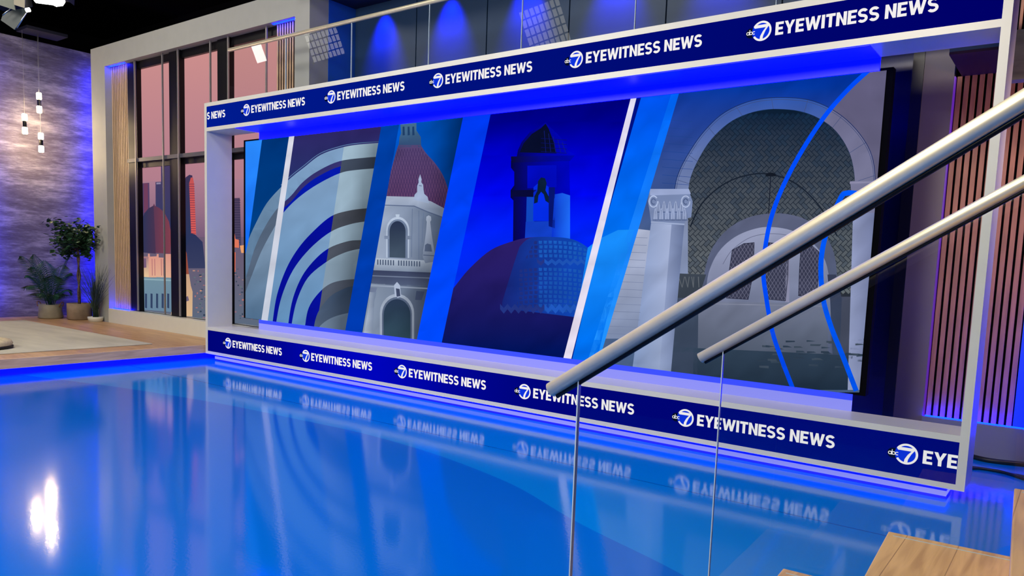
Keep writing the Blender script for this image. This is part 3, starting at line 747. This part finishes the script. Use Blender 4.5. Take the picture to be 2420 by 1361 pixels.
# white divider and dark edge
sa(V2([(1029, 0), (1056, 0), (706, 1400), (666, 1400)]), vg((222, 218, 240), (226, 218, 236), 250, 850), 56)
# D: arch picture
RD = V2([(1050, -20), (2400, -200), (2400, 1500), (690, 1500)])
gb = vg((0, 52, 156), (70, 92, 136), 200, 560)
sa(RD, gb, 30)
A3 = V3
curve1 = dense([(1190, 25), (1100, 108), (1000, 222), (900, 372), (820, 522), (772, 645), (745, 765), (733, 890), (745, 1000), (772, 1150), (812, 1270), (862, 1400)])
sa(A3(curve1+[(1300, 1400), (1300, 0)]), vg((96, 92, 124), (96, 96, 116), 200, 800), 31)
# arch ring
outer = dense([(350, 560), (366, 480), (410, 390), (480, 290), (570, 208), (690, 158), (820, 146), (950, 162), (1070, 225), (1160, 320), (1205, 420), (1215, 560)])
inner = dense([(410, 570), (418, 500), (450, 420), (510, 325), (600, 245), (710, 203), (820, 196), (930, 216), (1030, 275), (1095, 365), (1122, 460), (1128, 570)])
lf = A3([(300, 60), (1185, 35), (1000, 222), (820, 522), (745, 765), (600, 1300), (250, 1300)])
sa(A3(outer+[(1215, 1300), (300, 1300)]), vg((46, 84, 168), (120, 134, 172), 230, 480), 32)
sa(clip(A3(outer+[(1215, 1300), (300, 1300)]), A3([(1190, 25), (1300, 20), (1300, 1300), (830, 1300), (735, 880), (820, 522), (1000, 222)])), vg((108, 108, 142), (124, 124, 152), 230, 560), 33)
ss(A3(outer), 1.6, (24, 44, 96), 34); ss(A3([(x*.985+12, y*.98+12) for x, y in outer]), 1.1, (60, 74, 118), 34)
for i in range(4, len(outer)-3, 6): ss(A3([outer[i], inner[min(i, len(inner)-1)]]), 1.0, (64, 78, 122), 34)
vault = inner+[(1128, 1300), (410, 1300)]
sa(A3(vault), vg((18, 44, 74), (66, 72, 92), 260, 640), 35)
vcl = A3([(410, 1000)]+[inner[i] for i in range(0, len(inner), 4)]+[(1128, 570), (1128, 1000)])
sa(vcl, vg((14, 30, 50), (38, 44, 54), 280, 620), 36)
c45, Wb = math.sqrt(.5), 16
vcol2 = vg((16, 40, 66), (80, 88, 98), 265, 640)
vcol = vg((12, 34, 60), (94, 100, 106), 265, 640)
for m_ in range(-80, 80):
    for n_ in range(-34, 34):
        for hx_, hy_, hw, hh in ((0, 0, 2, 1), (2, 0, 1, 2)):
            bx, by = m_+2*n_+hx_, -m_+2*n_+hy_
            k_ = .08
            Q = [(bx+k_, by+k_), (bx+hw-k_, by+k_), (bx+hw-k_, by+hh-k_), (bx+k_, by+hh-k_)]
            P_ = [(770+(u*c45-v*c45)*Wb, 640+(u*c45+v*c45)*Wb) for u, v in Q]
            if not (395 < P_[0][0] < 1140 and 190 < P_[0][1] < 960): continue
            sa(A3(P_), vcol if random.random() < .7 else vcol2, 37, vcl)
# rib curves of the vault
ss(A3(dense([(420, 700), (470, 600), (560, 520), (660, 480), (765, 475), (880, 520), (980, 620), (1050, 740)])), 3.2, (26, 34, 48), 38, vcl)
ss(A3([(765, 475), (752, 720)]), 2, (22, 28, 44), 39)
sa(A3(archw(765, 480, 22, 12, 484, 484)), (20, 26, 38), 39)
# inner arch soffit and far wall
ia = dense([(470, 1000), (480, 900), (510, 800), (570, 720), (650, 668), (740, 645), (830, 645), (920, 672), (1000, 740), (1040, 830), (1052, 960)])
sa(A3(ia+[(1052, 1300), (470, 1300)]), vg((92, 98, 126), (84, 92, 120), 500, 650), 39)
ib = dense([(486, 1000), (498, 900), (540, 810), (610, 745), (700, 708), (780, 702), (870, 722), (950, 775), (1000, 850), (1022, 960)])
sa(A3(ib+[(1022, 1300), (486, 1300)]), vg((150, 156, 186), (96, 104, 132), 540, 800), 40)
ss(A3([(x, y) for x, y in dense([(560, 860), (600, 800), (680, 745), (780, 730), (880, 752), (960, 820)])]), 1.4, (104, 108, 136), 41)
for wp in ([(600, 800), (650, 772), (694, 768), (690, 900), (668, 1012), (575, 1006), (585, 900)], [(752, 768), (800, 772), (842, 805), (838, 920), (828, 1018), (742, 1010), (740, 900)], [(895, 782), (940, 780), (972, 808), (972, 900), (960, 1002), (884, 996), (888, 880)]):
    pw = A3(wp); sa(pw, (58, 60, 82), 42)
    for i in range(-8, 16):
        x0_, y0_ = wp[0]
        ss(A3([(x0_-60+i*16, 760), (x0_+100+i*16, 1020)]), .9, (112, 112, 136), 43, pw)
        ss(A3([(x0_+100+i*16, 760), (x0_-60+i*16, 1020)]), .9, (112, 112, 136), 43, pw)
    ss(pw+[pw[0]], 1.2, (38, 40, 60), 44)
ss(A3([(840, 775), (835, 1020)]), 10, (138, 138, 166), 42)
sa(A3([(470, 1020), (1010, 1030), (1010, 1400), (330, 1400)]), vg((116, 122, 146), (60, 72, 88), 715, 900), 42)
ss(A3([(480, 1030), (1010, 1042)]), 2, (132, 136, 158), 43)
sa(A3([(330, 1215), (1300, 1260), (1300, 1400), (330, 1400)]), vg((52, 68, 88), (30, 46, 64), 820, 930), 43)
random.seed(8)
for i in range(45):
    x = random.uniform(700, 1180); y = random.uniform(1180, 1300)
    sa(A3([(x, y), (x+random.uniform(10, 50), y+1), (x+40, y+random.uniform(4, 12)), (x, y+8)]), random.choice([(56, 70, 88), (48, 62, 80), (64, 76, 92)]), 44+(i % 2))
sa(A3([(360, 900), (488, 905), (470, 960), (460, 1010), (350, 1005)]), (58, 66, 78), 43)
sa(A3([(345, 1005), (455, 1010), (450, 1400), (330, 1400)]), vg((66, 78, 100), (54, 66, 88), 700, 900), 43)
for i in range(4): ss(A3([(370+i*28, 915), (385+i*24, 960), (395+i*20, 915)]), 1.6, (98, 104, 112), 44)
# right column inside picture
sa(A3([(1008, 905), (1045, 905), (1070, 1010), (1060, 1250), (1030, 1250), (1020, 1020)]), vg((56, 62, 86), (60, 72, 96), 650, 800), 44)
sa(A3([(1105, 505), (1230, 500), (1230, 640), (1118, 645), (1112, 560)]), (120, 120, 150), 44)
ss(A3([(1105, 512), (1225, 508)]), 4, (140, 138, 168), 45)
for i in range(4): ss(A3([(1120+i*26, 560), (1132+i*24, 600), (1142+i*24, 560)]), 2, (74, 76, 108), 45)
sa(A3([(1118, 640), (1215, 640), (1195, 1400), (1095, 1400)]), hg((150, 158, 196), (120, 128, 166), 2010, 2060), 44)
# left column
sa(A3([(252, 680), (394, 690), (330, 1400), (160, 1400)]), hg((128, 148, 190), (168, 180, 214), 1490, 1600), 45)
sa(A3([(340, 684), (394, 690), (330, 1400), (280, 1400)]), hg((150, 164, 202), (104, 118, 156), 1560, 1612), 46)
sa(A3([(246, 542), (412, 540), (430, 592), (424, 660), (404, 664), (392, 694), (252, 684), (246, 640), (238, 590)]), (120, 136, 176), 47)
sa(A3([(246, 538), (414, 538), (422, 560), (248, 566)]), (150, 164, 204), 48)
for row, (yb, yt, n_, off) in enumerate(((674, 618, 6, 0), (640, 588, 5, 12))):
    for i in range(n_):
        x = 258+off+i*25
        lfp = [(x, yb), (x+2, (yb+yt)/2), (x+6, yt+10), (x+12, yt), (x+18, yt+8), (x+23, (yb+yt)/2), (x+24, yb)]
        sa(A3(lfp), (92, 108, 148), 49+2*(1-row)); sa(A3([(a_*.8+(x+12)*.2, b_*.9+yt*.1) for a_, b_ in lfp]), (150, 164, 200), 50+2*(1-row))
        ss(A3([(x+12, yb), (x+12, yt+10)]), 1.0, (84, 100, 140), 52)
for cx in (262, 400):
    ss(A3(arc(cx, 592, 18, 24, 0, 320, 14)), 3, (172, 186, 220), 53); ss(A3(arc(cx, 592, 9, 12, 60, 340, 10)), 2.4, (80, 96, 136), 53)
ss(A3([(252, 680), (394, 690)]), 3, (160, 174, 208), 50)
# masonry left of column
sa(A3([(90, 720), (200, 710), (248, 716), (238, 900), (190, 1180), (40, 1180)]), vg((172, 180, 206), (124, 138, 170), 545, 800), 44)
for i in range(14): ss(A3([(20, 740+i*32), (236-i*3, 748+i*32)]), .9, (112, 124, 158), 46)
for i in range(9): ss(A3([(300, 240+i*34), (430, 250+i*34)]), .9, (30, 66, 140), 33)
# translucent cyan strip over it, left
SB = A3([(202, 60), (392, 60), (40, 1236), (-35, 1400), (-140, 1400)])
sa(SB, vg((0, 82, 236), (0, 118, 244), 230, 640), 51)
sa(A3([(360, 60), (392, 60), (40, 1236), (-10, 1400), (-60, 1400)]), vg((0, 100, 246), (30, 140, 252), 230, 700), 52)
sa(A3([(-20, 790), (30, 752), (110, 714), (180, 712), (60, 1100), (-10, 1400), (-120, 1400)]), vg((24, 140, 250), (0, 112, 236), 560, 800), 52)
sa(V2([(1056, 0), (1080, 0), (860, 770), (712, 1400), (704, 1400), (830, 800)]), (0, 16, 130), 54)
# blue swoops
ss(A3(curve1), 10.5, (0, 76, 250), 53)
ss(A3(dense([(1130, 556), (1090, 556), (1066, 575), (1020, 680), (990, 780), (980, 880), (990, 1010), (1024, 1130), (1072, 1250), (1130, 1400)])), 12, (0, 88, 248), 53)
dsp = va.build('display', M['display'], vw, (4.4, YS, sh)); dsp.location = (0, 0, 0)

# ------------------------------------------------------------------ BALCONY
gz0, gz1 = Z1+.001, 4.13
YGl = .1
gx = [.45+1.2*i for i in range(8)]
bal = empty('balcony_railing', 'clear glass balcony railing with steel top rail standing on the ticker frame', 'railing', (4.5, YGl, Z1))
for a, b in zip(gx, gx[1:]):
    gp = B((a+.004, YGl-.006, gz0), (b-.004, YGl+.006, gz1)).build('glass_panel', M['glass'], bal)
    B((b-.0095, YGl-.0065, gz0), (b-.0035, YGl+.0065, gz1)).build('glass_edge', M['glass_edge'], gp).location = (0, 0, 0)
MB().tube([(gx[0]-.02, YGl, gz1+.02), (gx[-1], YGl, gz1+.02)], .024, 16).build('top_rail', M['rail'], bal)
YU = 1.257; XU = 1.571; ZU = 4.80
mb = MB()
for i in range(9):
    mb.box((XU+1.145*i+.008, YU, Z1+.03), (XU+1.145*(i+1)-.008, YU+.05, ZU))
mb.box((XU, YU+.03, Z1+.03), (XU+1.145*9, YU+.06, ZU))
struct(mb.build('wall_balcony', M['slate']))
struct(B((XU-.05, YW+.301, Z1-.4), (XU, YU+.05, ZU)).build('wall_balcony_side', M['bluewall']))
struct(B((XU-.05, YW-.3, ZU), (12.2, YU+.3, ZU+.12)).build('trim_1', mat('navy_soffit', (10, 16, 60), .6)))
struct(B((XU, YW+.01, 3.42), (8.3, YU, 3.48)).build('trim_2', M['blackmatte']))
for i in range(8):
    spot('balcony_wash_light', (XU+1.145*(i+.5), YU-.2, ZU-.03), (XU+1.145*(i+.5), YU+.05, 4.15), 330, (0, .02, 1), 66, 1.0)

# ------------------------------------------------------------------ RIGHT BACKGROUND
YK = 1.70
nx1 = at(2172, 300, 'y', YK).x; sxl = 8.652
struct(B((nx1, YK, .0), (sxl+.0, YK+.12, 4.7)).build('wall_right_pier', M['taupe']))
struct(B((5.6, YK+.1, 0), (nx1, YK+.16, 4.7)).build('wall_rear', M['navy']))
struct(B((nx1-.09, YK-.01, 0), (nx1-.001, YK+.1, 3.46)).build('trim_3', mat('dark_navy_jamb', (6, 8, 40), .4)))
struct(B((sxl, YK-.02, 0), (12.5, YK+.12, .29)).build('baseboard_rear', M['base']))
e1 = at(2404, 900, 'y', YK+.03).x
slat_column('slatted_cladding', 'tall walnut slatted panel at the far right behind the ticker frame post', sxl+.012, e1, YK+.03, .291, 3.22, .0535, M['slatwood'], gap=.018, d=.03)
tag(B((sxl, YK+.01, .291), (sxl+.01, YK+.07, 3.22)).build('led_strip', M['led_purple']), 'thin purple light line down the left edge of the walnut slats', 'light strip')
struct(B((e1, YK+.06, .29), (12.5, YK+.12, 4.7)).build('wall_right_rear', M['bluewall']))
hp = at(2243, 130, 'z', 3.22)
hd = empty('slat_header', 'dark boxed header above the walnut slatted panel', 'header box', (9, hp.y, 3.22))
B((hp.x, hp.y, 3.22), (e1, YK+.1, 3.24)).build('soffit', mat('dark_maroon_soffit', (50, 14, 40), .5), hd)
B((hp.x, hp.y, 3.241), (e1, YK+.1, 3.50)).build('box', mat('teal_grey_box', (62, 84, 104), .5), hd)
# stone clad beam nearer, right of the frame
YM = .9
b0, b1 = at(2382, 190, 'y', YM), at(2392, 72, 'y', YM)
tag(B((b0.x, YM, b0.z), (12.0, YM+.12, b1.z)).build('stone_beam', M['stone']), 'grey stone-clad beam right of the frame post near the top right corner', 'beam')
slat_column('slatted_cladding', 'short slatted panel above the grey stone beam in the top right corner', b1.x+.02, 11.5, YM+.03, b1.z+.001, 4.6, .05, M['slatwood'])
# blue led uplights at the slat base
strip('blue light strip on the ledge below the walnut slats', (sxl+.02, YK-.012, .291), (12.0, YK+.006, .30), 'led_strong')
spot('blue_corner_light', (10.0, .95, .35), (9.75, YK, .9), 120, (0, .003, 1), 95)
# cables on the floor
def cable(pts, r, label):
    P = dense([(p[0], p[1]) for p in pts]); q = [at(x, y, 'z', r) for x, y in P]
    return tag(MB().tube(q, r, 8).build('floor_cable', M['cable']), label, 'cable', None)
cable([(2290, 1103), (2340, 1110), (2380, 1118), (2430, 1135), (2500, 1160)], .012, 'black cable on the floor right of the frame, looping nearest the viewer')
cable([(2290, 1107), (2330, 1108), (2370, 1116), (2430, 1128), (2500, 1150)], .009, 'thin black cable lying just behind the thicker floor cable')
cable([(2285, 1075), (2340, 1088), (2430, 1098), (2500, 1104)], .02, 'black cable along the foot of the grey base board')
# dark stand and hoses beside the screen's right end
t = empty('equipment_stand', 'dark equipment stand with red cover between the screen and the taupe pier', 'stand', (8.12, 1.2, 0))
MB().tube([(8.12, 1.2, .03), (8.12, 1.2, 1.35)], .018, 10).build('pole', M['black'], t)
MB().lathe((8.12, 1.2, .55), [(.01, .42), (.05, .38), (.09, .2), (.11, 0)], 20).build('cover', mat('dark_red_cover', (96, 22, 36), .5), t)
MB().lathe((8.12, 1.2, 0), [(.16, 0), (.16, .02), (.03, .05)], 20).build('base', M['black'], t)

# ------------------------------------------------------------------ RUG, POUF
rp_ = [at(0, 838, 'z', .2), at(355, 814, 'z', .2), at(70, 757, 'z', .2)]
ry1 = rp_[1].y; rx1 = -.49; rx0 = -4.75
tag(B((rx0, -4.6, .2), (rx1, -.5, .212), .004).build('rug', M['rug']), 'large pale grey clouded rug on the oak platform', 'rug')
pc = at(-44, 806, 'z', .3)
pf = empty('floor_cushion', 'cream round woven floor cushion on the rug, cut off by the left picture edge', 'cushion', (pc.x, pc.y, .212))
MB().lathe((pc.x, pc.y, .213), [(.24, 0), (.31, .02), (.33, .06), (.31, .1), (.2, .125), (.02, .13)], 36).build('body', M['pouf'], pf)
MB().tube([(pc.x+.325*math.cos(a/24*2*math.pi), pc.y+.325*math.sin(a/24*2*math.pi), .235) for a in range(25)], .012, 8).build('piping', M['cable'], pf)

# ------------------------------------------------------------------ PLANTS
def yof(px, X, z=1.0):      # y on plane x = X for a pixel column
    py = 650
    for _ in range(6):
        P = at(px, py, 'x', X); py += (P.z-z)*FPX/14
    return P.y
def pot(center, r0, r1, h, m_, parent, handles=False):
    o = MB().lathe(center, [(r0*.9, 0), (r0, .02), (r1, h*.6), (r1, h), (r1-.02, h), (r1-.025, h-.04)], 32).build('pot', m_, parent)
    MB().lathe((center[0], center[1], center[2]+h-.045), [(r1-.024, -.01), (r1-.024, .01)], 24).build('soil', M['soil'], parent)
    if handles:
        for s in (-1, 1):
            dx, dy = s*RT.x, s*RT.y
            c = Vector(center)+Vector((dx, dy, 0))*(r1+.005)
            P = [c+Vector((dx, dy, 0))*(.03*math.sin(a))+Vector((0, 0, h-.04+.09*math.sin(a)))+Vector((-dy, dx, 0))*(.06*math.cos(a)) for a in [math.pi*i/8 for i in range(9)]]
            MB().tube(P, .009, 8).build('handle', M['rope'], parent)
    return o
# ficus
random.seed(21)
FX = -4.66; fy = yof(186, FX)
fc_ = Vector((FX, fy, .2))
fi = empty('ficus_tree', 'leafy green ficus tree with a thin bare trunk in a mottled brown pot', 'potted tree', fc_)
pot(tuple(fc_), .2, .2, .29, M['pot2'], fi)
mb = MB()
for k in range(2):
    mb.tube([fc_+Vector((.012*math.cos(t_*2.2+k*3.1), .02*math.sin(t_*2.2+k*3.1), .22+t_*.28)) for t_ in range(5)], [.02, .019, .018, .017, .015], 8)
mb.build('trunk', M['bark'], fi)
mb = MB(); tips = []
crown = fc_+Vector((0, .02, 1.5))
for k in range(44):
    a = random.uniform(0, 2*math.pi); el = random.uniform(-.25, 1.0)
    d = Vector((math.cos(a)*math.cos(el)*.56, math.sin(a)*math.cos(el)*.52, math.sin(el)*.50))*random.uniform(.6, 1.0)
    s0 = fc_+Vector((0, 0, random.uniform(1.2, 1.48)))
    d.x += .06; d.y = min(d.y, .14)
    P = [s0, s0+d*.5+Vector((0, 0, .07)), s0+d]
    mb.tube(P, [.007, .005, .002], 5); tips.append(P)
mb.build('branches', M['bark'], fi)
def leaf(mb, p, d, n, L, Wd):
    s = d.cross(n).normalized()*Wd
    f = [p, p+d*L*.35+s, p+d*L*.7+s*.75, p+d*L, p+d*L*.7-s*.75, p+d*L*.35-s]
    c1, c2 = p+d*L*.35-n*Wd*.3, p+d*L*.7-n*Wd*.3
    mb.quad(f[0], f[1], c1); mb.quad(f[1], f[2], c2, c1); mb.quad(f[2], f[3], c2)
    mb.quad(f[0], c1, f[5]); mb.quad(f[5], c1, c2, f[4]); mb.quad(f[4], c2, f[3])
mb = MB()
for P in tips:
    for k in range(30):
        t_ = random.uniform(.3, 1.05)
        p = P[0].lerp(P[2], t_)+Vector([random.gauss(0, .055) for _ in range(3)])
        a = random.uniform(0, 2*math.pi)
        d = Vector((math.cos(a), math.sin(a), random.uniform(-.9, .15))).normalized()
        n = Vector((random.gauss(0, .4), random.gauss(0, .4), 1)).normalized()
        p.y = min(p.y, YW-.08)
        d.y = min(d.y, (YW-.03-p.y)/.115)
        leaf(mb, p, d, n, random.uniform(.075, .115), random.uniform(.026, .036))
mb.build('foliage', M['leaf'], fi)
# palm
PXx = -5.12; py_ = yof(117, PXx); pcn = Vector((PXx, py_, .2))
pm = empty('potted_palm', 'small feathery palm in a sand coloured pot with rope handles', 'potted palm', pcn)
pot(tuple(pcn), .2, .185, .25, M['pot'], pm, True)
fro = [(48, 604, .3), (80, 600, .1), (165, 600, .12), (168, 645, .2), (166, 690, .15), (60, 680, .2), (75, 630, .1), (150, 625, -.1), (105, 615, -.25), (125, 650, .3), (90, 700, .35), (140, 700, .3), (62, 650, -.1)]
stem = MB(); lv = MB()
for i, (fx_, fz_, off) in enumerate(fro):
    tip = at(fx_, fz_, 'x', PXx+off); base = pcn+Vector((random.uniform(-.03, .03), random.uniform(-.04, .04), .2))
    mid = base.lerp(tip, .5)+Vector((0, 0, .2+abs(tip.y-base.y)*.3))
    pts = [(1-t_)**2*base+2*t_*(1-t_)*mid+t_*t_*tip for t_ in [k/14 for k in range(15)]]
    stem.tube(pts, [.009-.0005*k for k in range(15)], 6)
    for k in range(3, 15):
        d = (pts[k]-pts[k-1]).normalized()
        side = d.cross(Vector((0, 0, 1))).normalized()
        up = side.cross(d)
        for q in (0, .5):
            bp_ = pts[k-1].lerp(pts[k], q)
            ll = .25*math.sin(math.pi*min(1, (k+q)/17+.14))+.04
            for s in (-1, 1):
                dd = (side*s*.8+d*.75-Vector((0, 0, .25))).normalized()
                e = bp_+dd*ll-Vector((0, 0, .05)); wv = d*.0095
                lv.quad(bp_-wv*.4, bp_+dd*ll*.5-wv, e, bp_+dd*ll*.5+wv)
stem.build('stems', M['palm'], pm); lv.build('fronds', M['palm'], pm)
# grass
GX = -4.13; gy = yof(231, GX, .4)-.04; gc = Vector((GX, gy, .2))
gr = empty('potted_grass', 'tall thin ornamental grass in a low white pot beside the slatted panel', 'potted grass', gc)
MB().lathe(tuple(gc), [(.11, 0), (.125, .06), (.125, .085), (.11, .085), (.108, .06)], 28).build('pot', M['white'], gr)
mb = MB()
for k in range(150):
    a = random.uniform(0, 2*math.pi); r = random.uniform(0, .05)
    b_ = gc+Vector((r*math.cos(a), r*math.sin(a), .06))
    h = random.uniform(.35, 1.0); sp_ = random.gauss(0, .34)*h; sp2 = min(random.gauss(-.03, .2)*h, .12)
    P = [b_+Vector((sp_*t_*t_, min(sp2*t_*t_, .46-b_.y), h*t_-.10*t_*t_*abs(sp2)*3)) for t_ in (0, .3, .6, .85, 1)]
    mb.tube(P, [.004, .004, .003, .002, .0008], 4)
mb.build('blades', M['blade'], gr)

# ------------------------------------------------------------------ PENDANT LAMPS
XP = -5.25
can = [at(66, 85, 'x', XP), at(93, 92, 'x', XP), at(108, 97, 'x', XP)]
cz = at(100, 84, 'x', XP).z
cp = B((XP-.16, can[0].y-.12, cz+.0), (XP+.28, can[2].y+.25, cz+.05)).build('ceiling_canopy', mat('dark_blue_canopy', (10, 12, 34), .6))
tag(cp, 'dark square ceiling plate the pendant lamps hang from', 'ceiling plate')
def pendant(pxt, pyt, pxb, pyb, label, dx):
    a = at(pxt, pyt, 'x', XP+dx); b = at(pxb, pyb, 'x', XP+dx); x, y = XP+dx, (a.y+b.y)/2
    z1, z0 = a.z, b.z; L_ = z1-z0; r = .042
    t = empty('pendant_lamp', label, 'pendant lamp', (x, y, z0), 'pendant lamps by the concrete wall')
    MB().tube([(x, y, z1-.01), (x, y, cz)], .003, 6).build('cord', M['bar'], t)
    def cyl(nm, s0, s1, m_, rr):
        h = (s1-s0)*L_
        MB().lathe((x, y, z0+s0*L_), [(rr*.8, 0), (rr, .012), (rr, h-.012), (rr*.8, h)], 20).build(nm, m_, t)
    cyl('shade', 0, .34, M['lamp'], r); cyl('sleeve', .34, .66, M['black'], r*.75); cyl('shade', .66, 1, M['lamp'], r)
    l = bpy.data.lights.new('pendant_glow', 'POINT'); l.energy = 20; l.color = (1, .72, .36); l.shadow_soft_size = .04
    o = bpy.data.objects.new('pendant_glow', l); C.objects.link(o); o.location = (x+.07, y-.02, z0-.05)
pendant(91, 219, 94, 267, 'highest of the three glowing tube pendants beside the concrete wall', 0)
pendant(57, 269, 60, 317, 'leftmost of the three glowing tube pendants beside the concrete wall', .05)
pendant(96, 314, 98, 360, 'lowest of the three glowing tube pendants beside the concrete wall', .12)

# ------------------------------------------------------------------ STAGE LIGHTS
def poly_plate(name, pxs, depth, th, m_, parent):
    P = [atd(x, y, depth) for x, y in pxs]
    n = (P[1]-P[0]).cross(P[2]-P[0]).normalized()*th
    return MB().prism([p for p in P], n).build(name, m_, parent)
D0 = 6.0
sl = empty('stage_light', 'black stage light with folding barn doors hanging in the top left corner', 'stage light', atd(20, -20, D0))
M['door'] = mat('dark_green_grey_metal', (34, 44, 46), .5)
M['door2'] = mat('tan_grey_metal', (126, 118, 98), .5)
poly_plate('barn_door', [(-30, -30), (26, -30), (36, 24), (-30, 2)], D0, .01, mat('olive_grey_metal', (78, 84, 72), .5), sl)
poly_plate('barn_door', [(30, -30), (60, -30), (58, 19), (33, 11)], D0-.05, .01, M['door2'], sl)
poly_plate('barn_door', [(28, 24), (58, 19), (66, 24), (34, 70), (2, 48), (6, 36)], D0+.1, .012, M['door'], sl)
MB().tube([atd(-60, -70, D0+.3), atd(22, -18, D0+.15)], [.14, .16], 20).build('housing', M['black'], sl)
MB().tube([atd(66, 24, D0+.05), atd(40, 66, D0+.08)], .005, 6).build('hinge_rod', M['silver'], sl)
MB().tube([atd(6, 36, D0+.05), atd(24, 21, D0+.05)], .005, 6).build('hinge_rod', M['silver'], sl)
q_ = MB(); q_.tube([atd(62, 24, D0), atd(70, 23, D0)], [.016, .016], 12); q_.build('pilot_lamp', M['softbox'], sl)
poly_plate('bracket', [(60, -20), (72, -10), (76, 14), (62, 20)], D0+.02, .01, M['black'], sl)
sb = empty('panel_light', 'bright white lit panel light at the top edge, right of the barn doors', 'stage light', atd(110, -20, 7))
poly_plate('lamp_face', [(68, -14), (150, -10), (153, 4), (147, 13), (136, 14), (132, 15), (124, 11), (84, 6)], 7, .01, M['softbox'], sb)
poly_plate('housing', [(60, -40), (160, -34), (158, 0), (150, -8), (70, -14)], 7.05, .12, M['black'], sb)

def grid_light(px, py, dist, label, nx=8, ny=5, cell=.085, cat='stage light', e=None):
    P = at(px, py, 'y', YGl-.006); d = (P-CAM).normalized(); r_ = Vector((d.x, -d.y, d.z))
    Q = P+r_*dist; t = empty('grid_softlight', label, cat, Q)
    n = -r_; u = n.cross(Vector((0, 0, 1))).normalized(); v = u.cross(n).normalized()
    u, v = (u*.93+v*.36).normalized(), (v*.93-u*.36).normalized()
    W_, H_ = nx*cell/2, ny*cell*.8
    MB().prism([Q-n*.02+u*a*(W_+.03)+v*b*(H_+.03) for a, b in ((-1, -1), (1, -1), (1, 1), (-1, 1))], -n*.12).build('housing', M['black'], t)
    mb = MB()
    for i in range(nx):
        for j in range(ny):
            c = Q+u*(-W_+(i+.5)*cell)+v*(-H_+(j+.5)*cell*1.6)
            a, b = cell*.38, cell*.66
            mb.prism([c-u*a-v*b, c+u*a-v*b, c+u*a+v*b, c-u*a+v*b], -n*.01)
    mb.build('lamp_cells', e or M['cells'], t)
M['cells'] = emis('soft_lamp_cells', None, 3.2, (1, .98, .9))
M['tube_lamp'] = emis('bright_tube_lamp', None, 14, (1, .98, .92))
grid_light(765, 98, 7.4, 'studio softlight with a grid of pale cells, mirrored left of centre in the balcony glass')
grid_light(1288, 62, 5.6, 'studio softlight with a grid of pale cells, mirrored near the middle of the balcony glass')
grid_light(612, 126, 6.5, 'plain bright studio panel light mirrored at the left end of the balcony glass', 1, 1, .26, e=M['tube_lamp'])
# ------------------------------------------------------------------ STAIRS (turned 3 degrees)
SA = math.radians(3); cS, sS = math.cos(SA), math.sin(SA)
def L2W(x, y, z): return Vector((cS*x-sS*y, sS*x+cS*y, z))
def SB(a, b, bevel=0):
    m_ = MB(); m_.box(a, b, bevel)
    bmesh.ops.rotate(m_.bm, verts=m_.bm.verts, cent=(0, 0, 0), matrix=Matrix.Rotation(SA, 3, 'Z')); return m_
YF = -3.494; YN = YF-1.02
steps = [(8.40, .208), (8.734, .428), (9.07, .649), (9.412, .870), (9.75, 1.09)]
st = empty('staircase', 'short flight of pale maple stairs in the bottom right corner', 'stairs', L2W(9.1, -4, 0))
for i, (x, z) in enumerate(steps):
    xe = steps[i+1][0]+.03 if i < 4 else 10.6
    o = SB((x, YN, z-.035), (xe, YF, z), .004).build('tread', M['tread'], st)
    SB((x+.02, YF-.045, z+.0003), (xe-.02, YF-.041, z+.0016)).build('inlay_line', M['glass_edge'], o).location = (0, 0, 0)
    SB((x+.02, YN+.01, 0.002 if i == 0 else steps[i-1][1]+.001), (x+.04, YF-.01, z-.036)).build('riser', M['tread'], st)
SB((8.45, YF-.04, .002), (10.6, YF-.01, .17)).build('stringer', M['tread'], st)

# glass balustrades with tubular handrails
slope = .66
def balustrade(name, yl, gx0, rails, label, gz):
    t = empty(name, label, 'railing', L2W(gx0+.5, yl, 0))
    (x0, z0), (x1, z1) = rails
    k = (z1-z0)/(x1-x0); xe = 10.7
    ze = z1+k*(xe-x1)
    MB().tube([L2W(x0, yl, z0), L2W(xe, yl, ze)], .0205, 28).build('handrail', M['rail'], t)
    MB().tube([L2W(x0+.02, yl, z0-.016), L2W(xe, yl, ze-.029)], .006, 8).build('rail_channel', M['black'], t)
    zz = lambda x: z0+k*(x-x0)-.02
    bz = lambda x: max(.03, gz+k*(x-gx0))
    P = [(gx0, gz), (10.7, bz(10.7)), (10.7, zz(10.7)), (gx0, zz(gx0))]
    g = MB().prism([L2W(x, yl-.006, z) for x, z in P], L2W(0, .012, 0)).build('glass_panel', M['glass'], t)
    e = MB().prism([L2W(x, yl-.007, z) for x, z in [(gx0-.004, gz), (gx0-.0005, gz), (gx0-.0005, zz(gx0)), (gx0-.004, zz(gx0))]], L2W(0, .014, 0)).build('glass_edge', M['glass_edge'], g)
    e.location = (0, 0, 0)
    return t
def plane_l(px, py, yl):
    d = ray(px, py); n = Vector((-sS, cS, 0)); P = CAM+d*((yl-n.dot(CAM))/n.dot(d))
    return (cS*P.x+sS*P.y, P.z)
y1 = YN-.02; y2 = YF+.02
balustrade('near_balustrade', y1, plane_l(1362, 1100, y1)[0], (plane_l(1302, 921, y1), plane_l(2420, 237, y1)), 'nearer and thicker looking steel handrail on clear glass along the stairs', .05)
balustrade('far_balustrade', y2, plane_l(1697, 1050, y2)[0], (plane_l(1655, 846, y2), plane_l(2420, 430, y2)), 'farther steel handrail on clear glass, lower right of the nearer one', .05)
print('SCENE OK')
